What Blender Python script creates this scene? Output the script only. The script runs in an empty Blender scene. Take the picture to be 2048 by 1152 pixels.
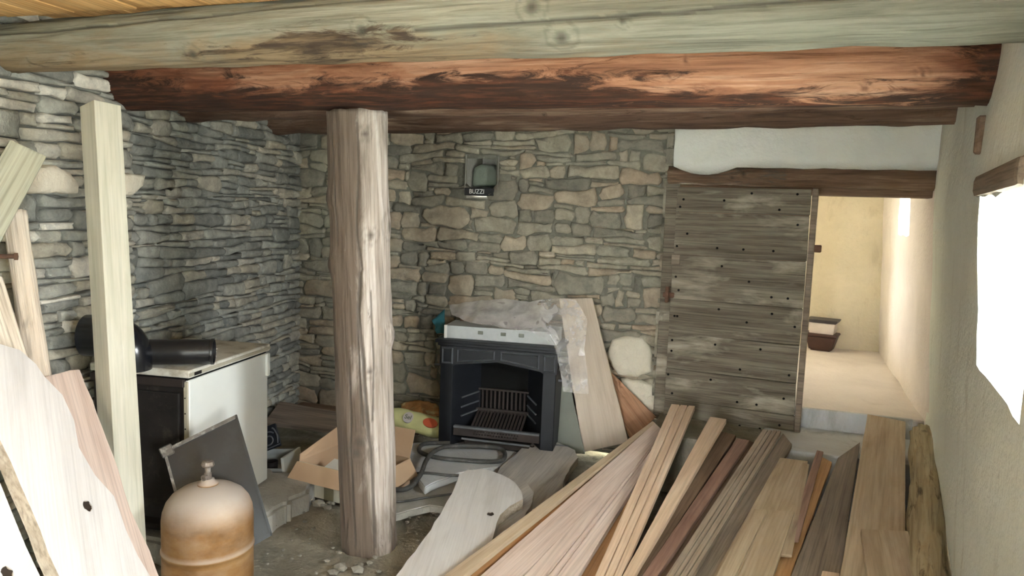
import bpy, bmesh, math, random
from mathutils import Vector, Matrix, noise
from mathutils.geometry import tessellate_polygon
C = bpy.context.scene.collection
V = Vector
rnd = random.Random(7)
PI = math.pi
# ------------------------------------------------------------------ camera
FPX = 1460.0
PITCH, ROLL, YAW = math.radians(5.9), math.radians(2.12), math.radians(17.7)
EYE = V((0, 0, 1.5))
_F = V((-math.sin(YAW), math.cos(YAW), 0)); _R = V((math.cos(YAW), math.sin(YAW), 0)); _U = V((0, 0, 1))
FW = _F * math.cos(PITCH) - _U * math.sin(PITCH); UP0 = _U * math.cos(PITCH) + _F * math.sin(PITCH)
RT = _R * math.cos(ROLL) + UP0 * math.sin(ROLL); UP = UP0 * math.cos(ROLL) - _R * math.sin(ROLL)
cam = bpy.data.cameras.new('camera'); camo = bpy.data.objects.new('camera', cam); C.objects.link(camo)
cam.sensor_width = 36; cam.lens = 36 * FPX / 2048; cam.clip_start = .05
m = Matrix((RT, UP, -FW)).transposed().to_4x4(); m.translation = EYE; camo.matrix_world = m
bpy.context.scene.camera = camo

def ray(px, py): return RT * ((px - 1024) / FPX) - UP * ((py - 576) / FPX) + FW
def at(px, py, x=None, y=None, z=None, d=None):
    """point of the room where a sight line meets a plane of the room"""
    v = ray(px, py)
    if d is not None: return EYE + v * d
    for i, q in enumerate((x, y, z)):
        if q is not None: return EYE + v * ((q - EYE[i]) / v[i])
def hit(px, py, p, n):
    v = ray(px, py); return EYE + v * ((V(p) - EYE).dot(n) / v.dot(n))

# ------------------------------------------------------------------ materials
class NT:
    def __init__(s, name, rough=.85, metal=0.0, spec=.3):
        s.m = bpy.data.materials.new(name); s.m.use_nodes = True
        s.t = s.m.node_tree; s.t.nodes.clear()
        s.out = s.n('ShaderNodeOutputMaterial'); s.b = s.n('ShaderNodeBsdfPrincipled')
        s.l(s.b.outputs[0], s.out.inputs[0])
        s.b.inputs['Roughness'].default_value = rough; s.b.inputs['Metallic'].default_value = metal
        s.b.inputs['Specular IOR Level'].default_value = spec
    def n(s, k, **kw):
        x = s.t.nodes.new(k)
        for a, b in kw.items(): setattr(x, a, b)
        return x
    def l(s, a, b): s.t.links.new(a, b)
    def coord(s, scale=(1, 1, 1), kind='Object', rand=True):
        tc = s.n('ShaderNodeTexCoord'); o = tc.outputs[kind]
        if rand:
            oi = s.n('ShaderNodeObjectInfo'); mu = s.n('ShaderNodeMath', operation='MULTIPLY'); mu.inputs[1].default_value = 37.0
            s.l(oi.outputs['Random'], mu.inputs[0])
            ad = s.n('ShaderNodeVectorMath', operation='ADD'); s.l(o, ad.inputs[0]); s.l(mu.outputs[0], ad.inputs[1]); o = ad.outputs[0]
        mp = s.n('ShaderNodeMapping'); mp.inputs['Scale'].default_value = scale; s.l(o, mp.inputs[0]); return mp.outputs[0]
    def noise(s, vec, scale=1, detail=6, rough=.6, dist=0):
        x = s.n('ShaderNodeTexNoise'); s.l(vec, x.inputs['Vector'])
        x.inputs['Scale'].default_value = scale; x.inputs['Detail'].default_value = detail
        x.inputs['Roughness'].default_value = rough; x.inputs['Distortion'].default_value = dist
        return x.outputs['Fac']
    def ramp(s, f, stops):
        x = s.n('ShaderNodeValToRGB'); e = x.color_ramp.elements
        while len(e) < len(stops): e.new(.5)
        for q, (p, c) in zip(e, stops): q.position = p; q.color = (*c, 1) if len(c) == 3 else c
        s.l(f, x.inputs[0]); return x.outputs[0]
    def fac(s, f, a, b):
        x = s.n('ShaderNodeMapRange'); x.inputs[1].default_value = a; x.inputs[2].default_value = b; s.l(f, x.inputs[0]); return x.outputs[0]
    def mix(s, f, a, b, mode='MIX'):
        x = s.n('ShaderNodeMix', data_type='RGBA', blend_type=mode)
        for v, i in ((f, 0), (a, 6), (b, 7)):
            if isinstance(v, (int, float)): x.inputs[i].default_value = v
            elif isinstance(v, tuple): x.inputs[i].default_value = (*v, 1)
            else: s.l(v, x.inputs[i])
        return x.outputs[2]
    def math(s, op, a, b):
        x = s.n('ShaderNodeMath', operation=op)
        for v, i in ((a, 0), (b, 1)):
            if isinstance(v, (int, float)): x.inputs[i].default_value = v
            else: s.l(v, x.inputs[i])
        return x.outputs[0]
    def attr(s, name):
        x = s.n('ShaderNodeAttribute', attribute_name=name); return x.outputs['Color']
    def col(s, c):
        if isinstance(c, tuple): s.b.inputs['Base Color'].default_value = (*c, 1)
        else: s.l(c, s.b.inputs['Base Color'])
    def bump(s, f, strength=.3, dist=.01):
        x = s.n('ShaderNodeBump'); x.inputs['Strength'].default_value = strength; x.inputs['Distance'].default_value = dist
        s.l(f, x.inputs['Height']); s.l(x.outputs[0], s.b.inputs['Normal'])

def wood(name, dark, mid, light, blot=None, blot_amt=(.55, .7), grain=.5, bump=.35, rough=.8, across=16):
    s = NT(name, rough)
    v = s.coord((1.1, across, across)); n = s.noise(v, 1.6, 7, .62, .5)
    c = s.ramp(n, [(.28, dark), (.5, mid), (.72, light)])
    f = s.noise(s.coord((2.2, 90, 90)), 1.3, 3, .6)
    fine = s.ramp(f, [(.3, (1 - grain,) * 3), (.55, (1, 1, 1))])
    c = s.mix(1.0, c, fine, 'MULTIPLY')
    if blot:
        b = s.noise(s.coord((1.2, 4, 4)), 1.7, 5, .6, .3)
        c = s.mix(s.fac(b, *blot_amt), c, blot)
    s.col(c); s.bump(s.math('ADD', f, n), bump, .004)
    return s.m
def plain(name, c, rough=.6, metal=0, var=.12, scale=6, bump=.1, spec=.4, dust=None, dust_rng=(.5, .75)):
    s = NT(name, rough, metal, spec)
    n = s.noise(s.coord((1, 1, 1)), scale, 7, .62)
    lo = tuple(x * (1 - var) for x in c); hi = tuple(min(1, x * (1 + var)) for x in c)
    k = s.ramp(n, [(.3, lo), (.7, hi)])
    if dust:
        d = s.noise(s.coord((1, 1, 1)), scale * 1.7, 8, .7)
        k = s.mix(s.fac(d, *dust_rng), k, dust)
    s.col(k)
    if bump: s.bump(n, bump, .004)
    return s.m

def stone_mat(name, stops, mort, smear=None):
    s = NT(name, .9, 0, .25)
    t = s.attr('tint'); sep = s.n('ShaderNodeSeparateColor'); s.l(t, sep.inputs[0])
    c = s.ramp(sep.outputs[0], stops)
    v = s.coord((1, 1, 1), rand=False)
    n = s.noise(v, 14, 8, .7, .3); c = s.mix(1.0, c, s.ramp(n, [(.3, (.62, .62, .62)), (.7, (1.25, 1.23, 1.19))]), 'MULTIPLY')
    big = s.noise(v, 1.4, 4, .6); c = s.mix(1.0, c, s.ramp(big, [(.3, (.88, .92, .9)), (.7, (1.08, 1.03, .96))]), 'MULTIPLY')
    mm = s.noise(v, 30, 6, .7); mc = s.ramp(mm, [(.3, tuple(x * .75 for x in mort)), (.7, tuple(x * 1.15 for x in mort))])
    if smear:
        sm = s.noise(s.coord((1, 1, 1.4), rand=False), 1.5, 8, .72, .4)
        c = s.mix(s.math('MULTIPLY', s.fac(sm, .5, .62), .62), c, s.mix(n, tuple(x * .8 for x in smear), smear))
    c = s.mix(sep.outputs[1], c, mc)
    s.col(c); s.bump(s.math('ADD', n, s.noise(v, 55, 4, .6)), .55, .012)
    return s.m
def plaster(name, c, c2, stain, rng=(.55, .75), bump=.5):
    s = NT(name, .92, 0, .2); v = s.coord((1, 1, 1), rand=False)
    n = s.noise(v, 2.2, 7, .65, .4); k = s.ramp(n, [(.3, c2), (.65, c)])
    d = s.noise(s.coord((1.5, 1.5, .5), rand=False), 3.1, 8, .7, .5); k = s.mix(s.fac(d, *rng), k, stain)
    s.col(k); s.bump(s.math('ADD', s.noise(v, 9, 8, .65), s.noise(v, 40, 4, .6)), bump, .012); return s.m
def logmat(name, dark, mid, light, stain, bark):
    s = NT(name, .75, 0, .3)
    n = s.noise(s.coord((1.0, 13, 13)), 1.5, 7, .65, .6)
    f0 = s.noise(s.coord((3, 30, 30)), 2, 5, .6)
    c = s.ramp(n, [(.28, dark), (.5, mid), (.72, light)])
    a = s.n('ShaderNodeSeparateColor'); s.l(s.attr('wear_shade'), a.inputs[0])
    bl = s.noise(s.coord((1.6, 5, 5)), 2.0, 7, .65, .8)
    st = s.fac(s.math('ADD', s.math('MULTIPLY', bl, 1.1), a.outputs[1]), .70, 1.05)
    c = s.mix(st, c, s.mix(n, stain, tuple(min(1, x * 1.6) for x in stain)))
    bk = s.fac(s.math('ADD', s.math('MULTIPLY', s.noise(s.coord((2.2, 11, 11)), 2.0, 8, .7, .9), 1.7), a.outputs[2]), 1.12, 1.3)
    c = s.mix(bk, c, s.mix(s.fac(f0, .45, .7), bark, stain))
    f = s.noise(s.coord((1.4, 60, 60)), 1.5, 4, .6)
    c = s.mix(1.0, c, s.ramp(f, [(.32, (.62, .6, .58)), (.52, (1, 1, 1))]), 'MULTIPLY')
    c = s.mix(a.outputs[0], c, tuple(x * .35 for x in dark))
    s.col(c); s.bump(s.math('ADD', s.math('ADD', f, n), s.math('MULTIPLY', bk, .6)), .6, .007); return s.m

M = {}
M['stone_l'] = stone_mat('slate_stone', [(0, (.20, .21, .205)), (.3, (.28, .29, .28)), (.6, (.36, .37, .35)), (.8, (.39, .37, .32)), (.93, (.46, .45, .42)), (1, (.70, .69, .65))], (.13, .13, .115))
M['stone_b'] = stone_mat('rubble_stone', [(0, (.20, .19, .165)), (.3, (.29, .275, .235)), (.6, (.36, .335, .28)), (.8, (.37, .30, .235)), (1, (.48, .45, .38))], (.17, .165, .135), (.30, .29, .24))
M['plaster'] = plaster('lime_plaster', (.74, .78, .73), (.67, .71, .665), (.44, .44, .37), (.58, .8))
M['plaster_w'] = plaster('white_plaster', (.74, .755, .71), (.65, .67, .63), (.46, .47, .43), (.66, .9), .35)
M['plaster_y'] = plaster('yellowed_plaster', (.66, .60, .47), (.55, .50, .38), (.36, .31, .22), (.55, .8))
M['plaster_p'] = plaster('pink_plaster', (.72, .67, .65), (.62, .57, .555), (.5, .45, .42), (.6, .85))
M['concrete'] = plaster('step_stone', (.58, .60, .62), (.46, .47, .48), (.30, .30, .29), (.55, .75))
M['dirt'] = plaster('earth_floor', (.34, .31, .25), (.20, .185, .145), (.11, .10, .08), (.5, .72), .9)
M['flag'] = plaster('flagstone', (.42, .41, .37), (.32, .31, .28), (.22, .21, .18), (.52, .75), .6)
M['white_stone'] = plaster('limewashed_stone', (.72, .67, .56), (.6, .55, .44), (.36, .32, .24), (.6, .78), .6)
M['ceil'] = wood('ceiling_boards', (.52, .28, .10), (.70, .42, .17), (.80, .55, .27), across=10, grain=.35)
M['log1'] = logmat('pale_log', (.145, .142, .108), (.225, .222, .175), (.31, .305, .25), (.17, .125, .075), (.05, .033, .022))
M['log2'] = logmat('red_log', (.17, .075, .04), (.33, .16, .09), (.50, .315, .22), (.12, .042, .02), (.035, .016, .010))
M['log3'] = logmat('dark_log', (.07, .04, .028), (.13, .078, .052), (.27, .2, .145), (.055, .026, .017), (.022, .012, .009))
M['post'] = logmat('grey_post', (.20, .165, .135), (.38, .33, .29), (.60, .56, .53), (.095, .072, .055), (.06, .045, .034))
M['lintel'] = logmat('lintel_wood', (.075, .045, .028), (.15, .092, .056), (.24, .165, .11), (.08, .055, .038), (.10, .085, .065))
M['pole'] = logmat('peeled_pole', (.42, .35, .27), (.60, .53, .44), (.72, .67, .58), (.45, .33, .2), (.25, .18, .12))
M['mossy'] = logmat('mossy_log', (.24, .19, .11), (.38, .31, .19), (.52, .44, .29), (.28, .20, .10), (.12, .09, .05))
M['timber'] = wood('new_timber', (.38, .37, .295), (.47, .46, .38), (.55, .54, .465), blot=(.35, .33, .25), blot_amt=(.6, .85), grain=.15, bump=.15)
M['white_slab'] = wood('bleached_slab', (.53, .52, .505), (.62, .61, .60), (.69, .685, .67), blot=(.47, .455, .43), blot_amt=(.55, .85), grain=.1, bump=.3, across=8)
M['grey_slab'] = wood('grey_slab_wood', (.32, .30, .28), (.42, .40, .38), (.52, .50, .47), blot=(.3, .27, .23), blot_amt=(.55, .8), grain=.2, across=8)
M['bark_edge'] = wood('slab_edge', (.28, .22, .16), (.42, .35, .27), (.55, .48, .4), grain=.4)
M['w_pale'] = wood('pale_plank', (.50, .35, .24), (.63, .47, .34), (.72, .58, .45), grain=.2, bump=.15, across=9)
M['w_pink'] = wood('pink_plank', (.48, .365, .305), (.60, .485, .42), (.68, .575, .51), grain=.22, bump=.15, across=9)
M['w_tan'] = wood('tan_plank', (.31, .23, .15), (.42, .325, .225), (.50, .405, .295), grain=.2, bump=.15, across=9)
M['w_orange'] = wood('orange_plank', (.28, .14, .06), (.40, .22, .10), (.50, .30, .15), grain=.25, across=9)
M['w_brown'] = wood('brown_plank', (.10, .06, .04), (.17, .11, .07), (.24, .16, .11), grain=.4, across=9)
M['w_red'] = wood('reddish_plank', (.18, .10, .075), (.28, .17, .13), (.36, .24, .19), grain=.3, across=9)
M['w_grey'] = wood('greyed_plank', (.24, .18, .14), (.35, .28, .22), (.45, .37, .30), grain=.3, across=9)
M['w_dgrey'] = wood('dark_grey_plank', (.14, .11, .085), (.22, .175, .135), (.30, .25, .20), grain=.4, across=9)
M['w_board'] = wood('wide_board', (.44, .36, .28), (.54, .46, .37), (.60, .52, .43), grain=.1, bump=.1, across=6, blot=(.42, .33, .24), blot_amt=(.6, .9))
M['w_redboard'] = wood('red_board', (.26, .13, .07), (.38, .21, .12), (.46, .29, .18), grain=.3)
M['door'] = wood('old_door_wood', (.085, .07, .05), (.165, .14, .105), (.25, .225, .175), blot=(.42, .385, .31), blot_amt=(.55, .72), grain=.5, bump=.6, across=14)
M['niche'] = plaster('green_grey_stone', (.21, .24, .20), (.16, .185, .155), (.12, .13, .11), (.6, .85), .4)
M['grit'] = plain('grit', (.24, .225, .19), .95, 0, .3, 9, .2, .1)
M['w_moss'] = wood('greened_plank', (.20, .20, .15), (.30, .30, .235), (.39, .385, .31), grain=.3, across=9)
M['knot'] = plain('dark_knot', (.035, .026, .02), .95, 0, .3, 9, .1, .1)
M['iron'] = plain('black_cast_iron', (.0065, .0078, .011), .5, .0, .3, 9, .15, .35, (.014, .0155, .019), (.55, .9))
M['iron_hi'] = plain('pale_cast_iron', (.11, .115, .125), .45, .2, .3, 12, .15)  # paler grey iron for mouldings, louvres, rails and pins
M['soot'] = plain('sooted_iron', (.004, .004, .004), .85, 0, .3, 9, .1, .15)
M['rustpan'] = plain('rusty_pan', (.034, .026, .023), .75, 0, .3, 9, .2, .25)
M['rust'] = plain('rusty_metal', (.13, .07, .045), .75, .3, .35, 20, .3)
M['enamel'] = plain('white_enamel', (.80, .83, .80), .28, 0, .03, 4, .02, .5)
M['enamel_top'] = plain('dirty_enamel', (.66, .65, .58), .55, 0, .15, 7, .1, .4, (.34, .30, .23), (.48, .7))
M['cooker_blk'] = plain('sooty_steel', (.020, .017, .016), .65, .1, .4, 6, .15, .3, (.07, .06, .05), (.55, .8))
M['pipe'] = plain('black_pipe', (.012, .012, .013), .35, 0, .2, 8, .05, .5, (.06, .058, .05), (.55, .95))
M['gloss'] = plain('glossy_black', (.010, .011, .014), .22, 0, .2, 8, .02, .6)
M['tray'] = plain('dark_tray', (.011, .0135, .017), .32, .2, .3, 4, .08, .5, (.035, .04, .045), (.5, .9))
M['tray_rim'] = plain('tray_rim', (.12, .11, .10), .5, .4, .4, 15, .2, .5, (.45, .44, .42), (.52, .75))
s = NT('dusty_copper_paint', .6, .15, .4)   # gas bottle: ochre paint with pale dust settled on the shoulder
g = s.n('ShaderNodeNewGeometry'); sp = s.n('ShaderNodeSeparateXYZ'); s.l(g.outputs['Normal'], sp.inputs[0])
nn = s.noise(s.coord((1, 1, 1)), 7, 8, .7)
kk = s.ramp(s.noise(s.coord((1, 1, 2.5)), 4, 7, .65), [(.3, (.13, .065, .02)), (.5, (.23, .118, .04)), (.7, (.32, .19, .08))])
dm = s.math('ADD', s.math('MULTIPLY', sp.outputs[2], 1.1), s.math('MULTIPLY', nn, .7))
s.col(s.mix(s.fac(dm, .3, 1.25), kk, (.42, .38, .34))); s.bump(nn, .15, .004); M['bottle'] = s.m
M['brass'] = plain('dusty_brass', (.15, .125, .105), .55, .4, .3, 20, .2, .5, (.36, .33, .3), (.5, .8))
M['card'] = plain('cardboard', (.50, .35, .23), .9, 0, .06, 5, .05, .15)
M['card_in'] = plain('cardboard_liner', (.40, .28, .18), .9, 0, .08, 5, .05, .15)
M['card_lo'] = plain('white_carton', (.56, .54, .46), .85, 0, .08, 5, .05, .2)
M['tape'] = plain('brown_tape', (.20, .18, .12), .4, 0, .1, 5, 0, .5)
M['paper'] = plain('white_paper', (.82, .80, .76), .8, 0, .04, 5, .02, .2)
M['hose'] = plain('grey_rubber', (.065, .065, .062), .65, 0, .25, 15, .1, .3, (.16, .15, .14), (.5, .8))
M['sack'] = plain('yellow_sack', (.62, .62, .30), .45, 0, .12, 8, .1, .5)
M['sack_red'] = plain('red_print', (.50, .10, .045), .5, 0, .1, 8, 0, .4)
M['ink'] = plain('dark_print', (.10, .13, .08), .6, 0, .1, 8, 0, .3)
M['rag'] = plain('orange_rag', (.48, .25, .10), .9, 0, .25, 9, .2, .1, (.62, .55, .3), (.5, .7))
M['poly'] = plain('grey_white_foam', (.40, .42, .42), .7, 0, .1, 12, .1, .3, (.2, .2, .19), (.62, .8))
M['teal'] = plain('teal_plastic', (.03, .15, .18), .5, 0, .2, 9, .05, .4)
M['black_box'] = plain('black_box', (.012, .012, .013), .45, 0, .1, 9, 0, .4)
M['white_ink'] = plain('white_lettering', (.78, .78, .75), .6, 0, .05, 9, 0, .3)
M['brown_pl'] = plain('brown_plastic', (.055, .025, .02), .45, 0, .2, 9, .05, .4)
M['dark_lid'] = plain('dark_lid', (.045, .042, .05), .5, 0, .2, 9, .05, .4)
M['frost'] = plain('frosted_tub', (.60, .55, .53), .4, 0, .1, 6, .02, .5)
M['hardboard'] = plain('green_grey_panel', (.115, .125, .095), .35, 0, .15, 3, .03, .5)
M['edge_lt'] = plain('panel_edge', (.40, .37, .29), .6, 0, .1, 6, .03, .3)
s = NT('clear_plastic_film', .16, 0, .6); s.col((.76, .74, .735))
tr = s.n('ShaderNodeBsdfTransparent'); mx = s.n('ShaderNodeMixShader')
fr = s.noise(s.coord((1, 1, 1)), 7, 6, .7); fq = s.n('ShaderNodeFresnel'); fq.inputs[0].default_value = 1.5
s.l(s.math('ADD', s.fac(fr, .18, 1.35), s.math('MULTIPLY', fq.outputs[0], .3)), mx.inputs[0])
s.l(tr.outputs[0], mx.inputs[1]); s.l(s.b.outputs[0], mx.inputs[2]); s.l(mx.outputs[0], s.out.inputs[0]); M['film'] = s.m

# ------------------------------------------------------------------ object helpers
def link(name, bm, mat, parent=None, smooth=False, mw=None):
    me = bpy.data.meshes.new(name); bm.normal_update()
    if not isinstance(mat, (list, tuple)): mat = [mat]
    for q in mat: me.materials.append(M[q])
    bm.to_mesh(me); bm.free()
    if smooth:
        for p in me.polygons: p.use_smooth = True
    o = bpy.data.objects.new(name, me); C.objects.link(o)
    if parent is not None: o.parent = parent
    if mw is not None: o.matrix_world = mw
    return o
def tag(o, label, cat, group=None):
    o['label'] = label; o['category'] = cat
    if group: o['group'] = group
    return o
def thing(name, label, cat, loc=(0, 0, 0), rz=0, group=None, mw=None):
    o = bpy.data.objects.new(name, None); C.objects.link(o); o.empty_display_size = .1
    if mw is not None: o.matrix_world = mw
    else: o.location = loc; o.rotation_euler = (0, 0, rz)
    return tag(o, label, cat, group)
def struct(o): o['kind'] = 'structure'; return o
def frame(o, x, z):
    """matrix with origin o, X along x, Z close to z"""
    x = V(x).normalized(); y = V(z).cross(x).normalized(); z = x.cross(y)
    mm = Matrix((x, y, z)).transposed().to_4x4(); mm.translation = V(o); return mm
def add_box(bm, lo, hi, bev=0.0, seg=1, mat=0):
    r = bmesh.ops.create_cube(bm, size=1.0)
    vs = r['verts']
    for v in vs: v.co = V(tuple(lo[i] + (v.co[i] + .5) * (hi[i] - lo[i]) for i in range(3)))
    fs = {f for v in vs for f in v.link_faces}
    for f in fs: f.material_index = mat
    if bev: bmesh.ops.bevel(bm, geom=list({e for v in vs for e in v.link_edges}), offset=bev, segments=seg, affect='EDGES', profile=.6)
    return bm
def box(lo, hi, bev=.003, seg=1): return add_box(bmesh.new(), lo, hi, bev, seg)
def add_tube(bm, pts, rad, seg=12, cap=True, mat=0):
    pts = [V(p) for p in pts]; n = len(pts); rings = []
    if not isinstance(rad, (list, tuple)): rad = [rad] * n
    up = V((0, 0, 1)); prev = None
    for i, p in enumerate(pts):
        t = (pts[min(i + 1, n - 1)] - pts[max(i - 1, 0)]).normalized()
        if prev is None: a = t.cross(up if abs(t.z) < .9 else V((1, 0, 0))).normalized()
        else: a = (prev - t * prev.dot(t)).normalized()
        prev = a; b = t.cross(a)
        rings.append([bm.verts.new(p + (a * math.cos(2 * PI * k / seg) + b * math.sin(2 * PI * k / seg)) * rad[i]) for k in range(seg)])
    fs = []
    for i in range(n - 1):
        for k in range(seg):
            fs.append(bm.faces.new((rings[i][k], rings[i][(k + 1) % seg], rings[i + 1][(k + 1) % seg], rings[i + 1][k])))
    if cap: fs.append(bm.faces.new(rings[0][::-1])); fs.append(bm.faces.new(rings[-1]))
    for f in fs: f.material_index = mat
    return bm
def tube(pts, rad, seg=12, cap=True): return add_tube(bmesh.new(), pts, rad, seg, cap)
def smooth_path(pts, n=8):
    pts = [V(p) for p in pts]; out = []
    for i in range(len(pts) - 1):
        p0, p1, p2, p3 = pts[max(i - 1, 0)], pts[i], pts[i + 1], pts[min(i + 2, len(pts) - 1)]
        for k in range(n):
            t = k / n
            out.append(.5 * ((2 * p1) + (p2 - p0) * t + (2 * p0 - 5 * p1 + 4 * p2 - p3) * t * t + (3 * p1 - p0 - 3 * p2 + p3) * t ** 3))
    out.append(pts[-1]); return out
def lathe(prof, seg=32, bm=None, off=(0, 0, 0), axis='Z'):
    bm = bm or bmesh.new(); rings = []; off = V(off)
    for r, z in prof:
        ring = []
        for k in range(seg):
            a = 2 * PI * k / seg; p = V((r * math.cos(a), r * math.sin(a), z))
            if axis == 'X': p = V((p.z, p.x, p.y))
            if axis == 'Y': p = V((p.x, p.z, p.y))
            ring.append(bm.verts.new(p + off))
        rings.append(ring)
    for i in range(len(rings) - 1):
        for k in range(seg):
            bm.faces.new((rings[i][k], rings[i][(k + 1) % seg], rings[i + 1][(k + 1) % seg], rings[i + 1][k]))
    if prof[0][0] > 1e-5: bm.faces.new(rings[0][::-1])
    if prof[-1][0] > 1e-5: bm.faces.new(rings[-1])
    bmesh.ops.remove_doubles(bm, verts=bm.verts, dist=1e-6); bmesh.ops.recalc_face_normals(bm, faces=bm.faces); return bm
def prism(outline, t, holes=(), bm=None, z0=0.0, bev=0.0, mats=(0, 0)):
    """outline in XY extruded from z0 down to z0-t; mats = (top/bottom, sides)"""
    bm = bm or bmesh.new(); loops = [[V((x, y, 0)) for x, y in outline]] + [[V((x, y, 0)) for x, y in h] for h in holes]
    tris = tessellate_polygon(loops); flat = [p for l in loops for p in l]
    top = [bm.verts.new((p.x, p.y, z0)) for p in flat]; bot = [bm.verts.new((p.x, p.y, z0 - t)) for p in flat]
    for a, b, c in tris:
        for vs in ((top[a], top[b], top[c]), (bot[c], bot[b], bot[a])):
            try: bm.faces.new(vs).material_index = mats[0]
            except ValueError: pass
    k = 0
    for l in loops:
        n = len(l)
        for i in range(n):
            f = bm.faces.new((top[k + i], top[k + (i + 1) % n], bot[k + (i + 1) % n], bot[k + i])); f.material_index = mats[1]
        k += n
    bmesh.ops.recalc_face_normals(bm, faces=bm.faces)
    if bev:
        es = [e for e in bm.edges if len(e.link_faces) == 2 and e.calc_face_angle(0) > .9]
        bmesh.ops.bevel(bm, geom=es, offset=bev, segments=2, affect='EDGES')
    return bm
def densify(pts, step, jit=0.0, seed=1, closed=True):
    r = random.Random(seed); out = []; n = len(pts)
    for i in range(n if closed else n - 1):
        a, b = V(pts[i]), V(pts[(i + 1) % n]); k = max(1, int((b - a).length / step))
        for j in range(k):
            p = a.lerp(b, j / k)
            if j: p += V((r.uniform(-jit, jit), r.uniform(-jit, jit)))
            out.append((p.x, p.y))
    return out

# ------------------------------------------------------------------ room shell
LW = lambda y: -2.77 - .14 * (y - 2.54)          # left wall line X(Y)
RW = lambda y: .66 + .1405 * (y - 2.5)           # right wall line X(Y)
YB = 4.5

def stone_wall(name, org, dr, nr, s0, s1, z0, z1, ch, ln, gap, dep, seed, mat, back=-.05, mortar=1.0, skip=(), big=.1, split=.2, wob=.018, tone=0.0, step=.05, bjit=.006):
    r = random.Random(seed); dr = V(dr).normalized(); nr = V(nr).normalized(); org = V(org)
    bm = bmesh.new(); cl = bm.verts.layers.float_color.new('tint')
    P = lambda s, z, n: org + dr * s + V((0, 0, z)) + nr * n
    zs = [z0]
    while zs[-1] < z1: zs.append(zs[-1] + r.uniform(*ch))
    def bd(k):
        o = k * 7.3 + seed
        return lambda s: zs[k] + wob * noise.noise(V((s * 2.3, o, 0))) * 1.6 + .35 * wob * noise.noise(V((s * 9, o, 5)))
    B = [bd(k) for k in range(len(zs))]
    def stone(pts, d):
        n = len(pts); cx = sum(p[0] for p in pts) / n; cz = sum(p[1] for p in pts) / n
        for a, b, c, e in skip:
            if a < cx < b and c < cz < e: return
        for a, b, c, e in skip:
            q = []
            for x, z in pts:
                if a < x < b and c < z < e:
                    dd_ = min((x - a, 0), (b - x, 1), (z - c, 2), (e - z, 3)); k_ = dd_[1]
                    x, z = (a, z) if k_ == 0 else (b, z) if k_ == 1 else (x, c) if k_ == 2 else (x, e)
                q.append((x, z))
            pts = q
        w = max(p[0] for p in pts) - min(p[0] for p in pts); h = max(p[1] for p in pts) - min(p[1] for p in pts)
        if w < .02 or h < .012: return
        kx = 1 - gap * 2 / w; kz = 1 - gap * 2 / h
        if kx < .3 or kz < .3: return
        pts = [(cx + (x - cx) * kx, cz + (z - cz) * kz) for x, z in pts]
        tv = min(1, max(0, r.random() ** 1.0 * .92 + tone * .1)); ti = (tv, 0, 0, 1)
        tx, tz = r.uniform(-.05, .05), r.uniform(-.12, .12)
        rings = []
        b = min(.012, h * .2)
        for sc, nn in ((0, back - .01), (0, d - b * 1.1), (b * .55, d - b * .3), (b * 1.5, d)):
            rg = []
            for x, z in pts:
                fx = 1 - sc * 2 / w; fz = 1 - sc * 2 / h
                q = nn if nn < 0 and sc == 0 and nn == back - .01 else nn + tx * (x - cx) + tz * (z - cz) + (r.uniform(-.003, .003) if sc else 0)
                v = bm.verts.new(P(cx + (x - cx) * fx, cz + (z - cz) * fz, q)); v[cl] = ti; rg.append(v)
            rings.append(rg)
        for i in range(3):
            for k in range(n): bm.faces.new((rings[i][k], rings[i][(k + 1) % n], rings[i + 1][(k + 1) % n], rings[i + 1][k]))
        c = bm.verts.new(P(cx, cz, d + r.uniform(0, .006))); c[cl] = ti
        for k in range(n): bm.faces.new((rings[3][k], rings[3][(k + 1) % n], c))
    def cell(a, b, lo, hi):
        sl, sr = r.uniform(-.012, .012), r.uniform(-.012, .012); h = hi((a + b) / 2) - lo((a + b) / 2); w = b - a
        nseg = max(2, int(w / .06)); pts = []
        c1, c2 = min(.3 * h, .15 * w) * r.uniform(.3, 1), min(.3 * h, .15 * w) * r.uniform(.3, 1)
        J = lambda: r.uniform(-1, 1) * min(bjit, h * .12)
        for i in range(nseg + 1):
            s = a + (b - a) * i / nseg + (c1 if i == 0 else -c2 if i == nseg else J()); pts.append((s, lo(s) + J()))
        pts.append((b + sr + J(), lo(b) + h * r.uniform(.25, .45))); pts.append((b + sr + J(), lo(b) + h * r.uniform(.55, .8)))
        for i in range(nseg, -1, -1):
            s = a + (b - a) * i / nseg + (c2 if i == 0 else -c1 if i == nseg else J()); pts.append((s, hi(s) + J()))
        pts.append((a + sl + J(), lo(a) + h * r.uniform(.55, .8))); pts.append((a + sl + J(), lo(a) + h * r.uniform(.25, .45)))
        stone(pts, dep * r.uniform(.55, 1.15))
    blocked = {}
    for k in range(len(zs) - 1):
        s = s0 + r.uniform(-.1, 0)
        while s < s1:
            L = r.uniform(*ln); e = min(s + L, s1) if s1 - s - L > .05 else s1
            for a, b in blocked.get(k, []):
                if s < b and e > a:
                    if s >= a - .02: s = b; e = None
                    else: e = a
                    break
            if e is None: continue
            if e - s > .02:
                if k + 2 < len(zs) and r.random() < big:
                    cell(s, e, B[k], B[k + 2]); blocked.setdefault(k + 1, []).append((s, e)); blocked[k + 1].sort()
                elif r.random() < split and zs[k + 1] - zs[k] > .05:
                    q = r.uniform(.35, .65); mid = (lambda s_, lo=B[k], hi=B[k + 1], q=q: lo(s_) * (1 - q) + hi(s_) * q)
                    cell(s, e, B[k], mid); cell(s, e, mid, B[k + 1])
                else: cell(s, e, B[k], B[k + 1])
            s = e
            if s >= s1 - .001: break
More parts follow.
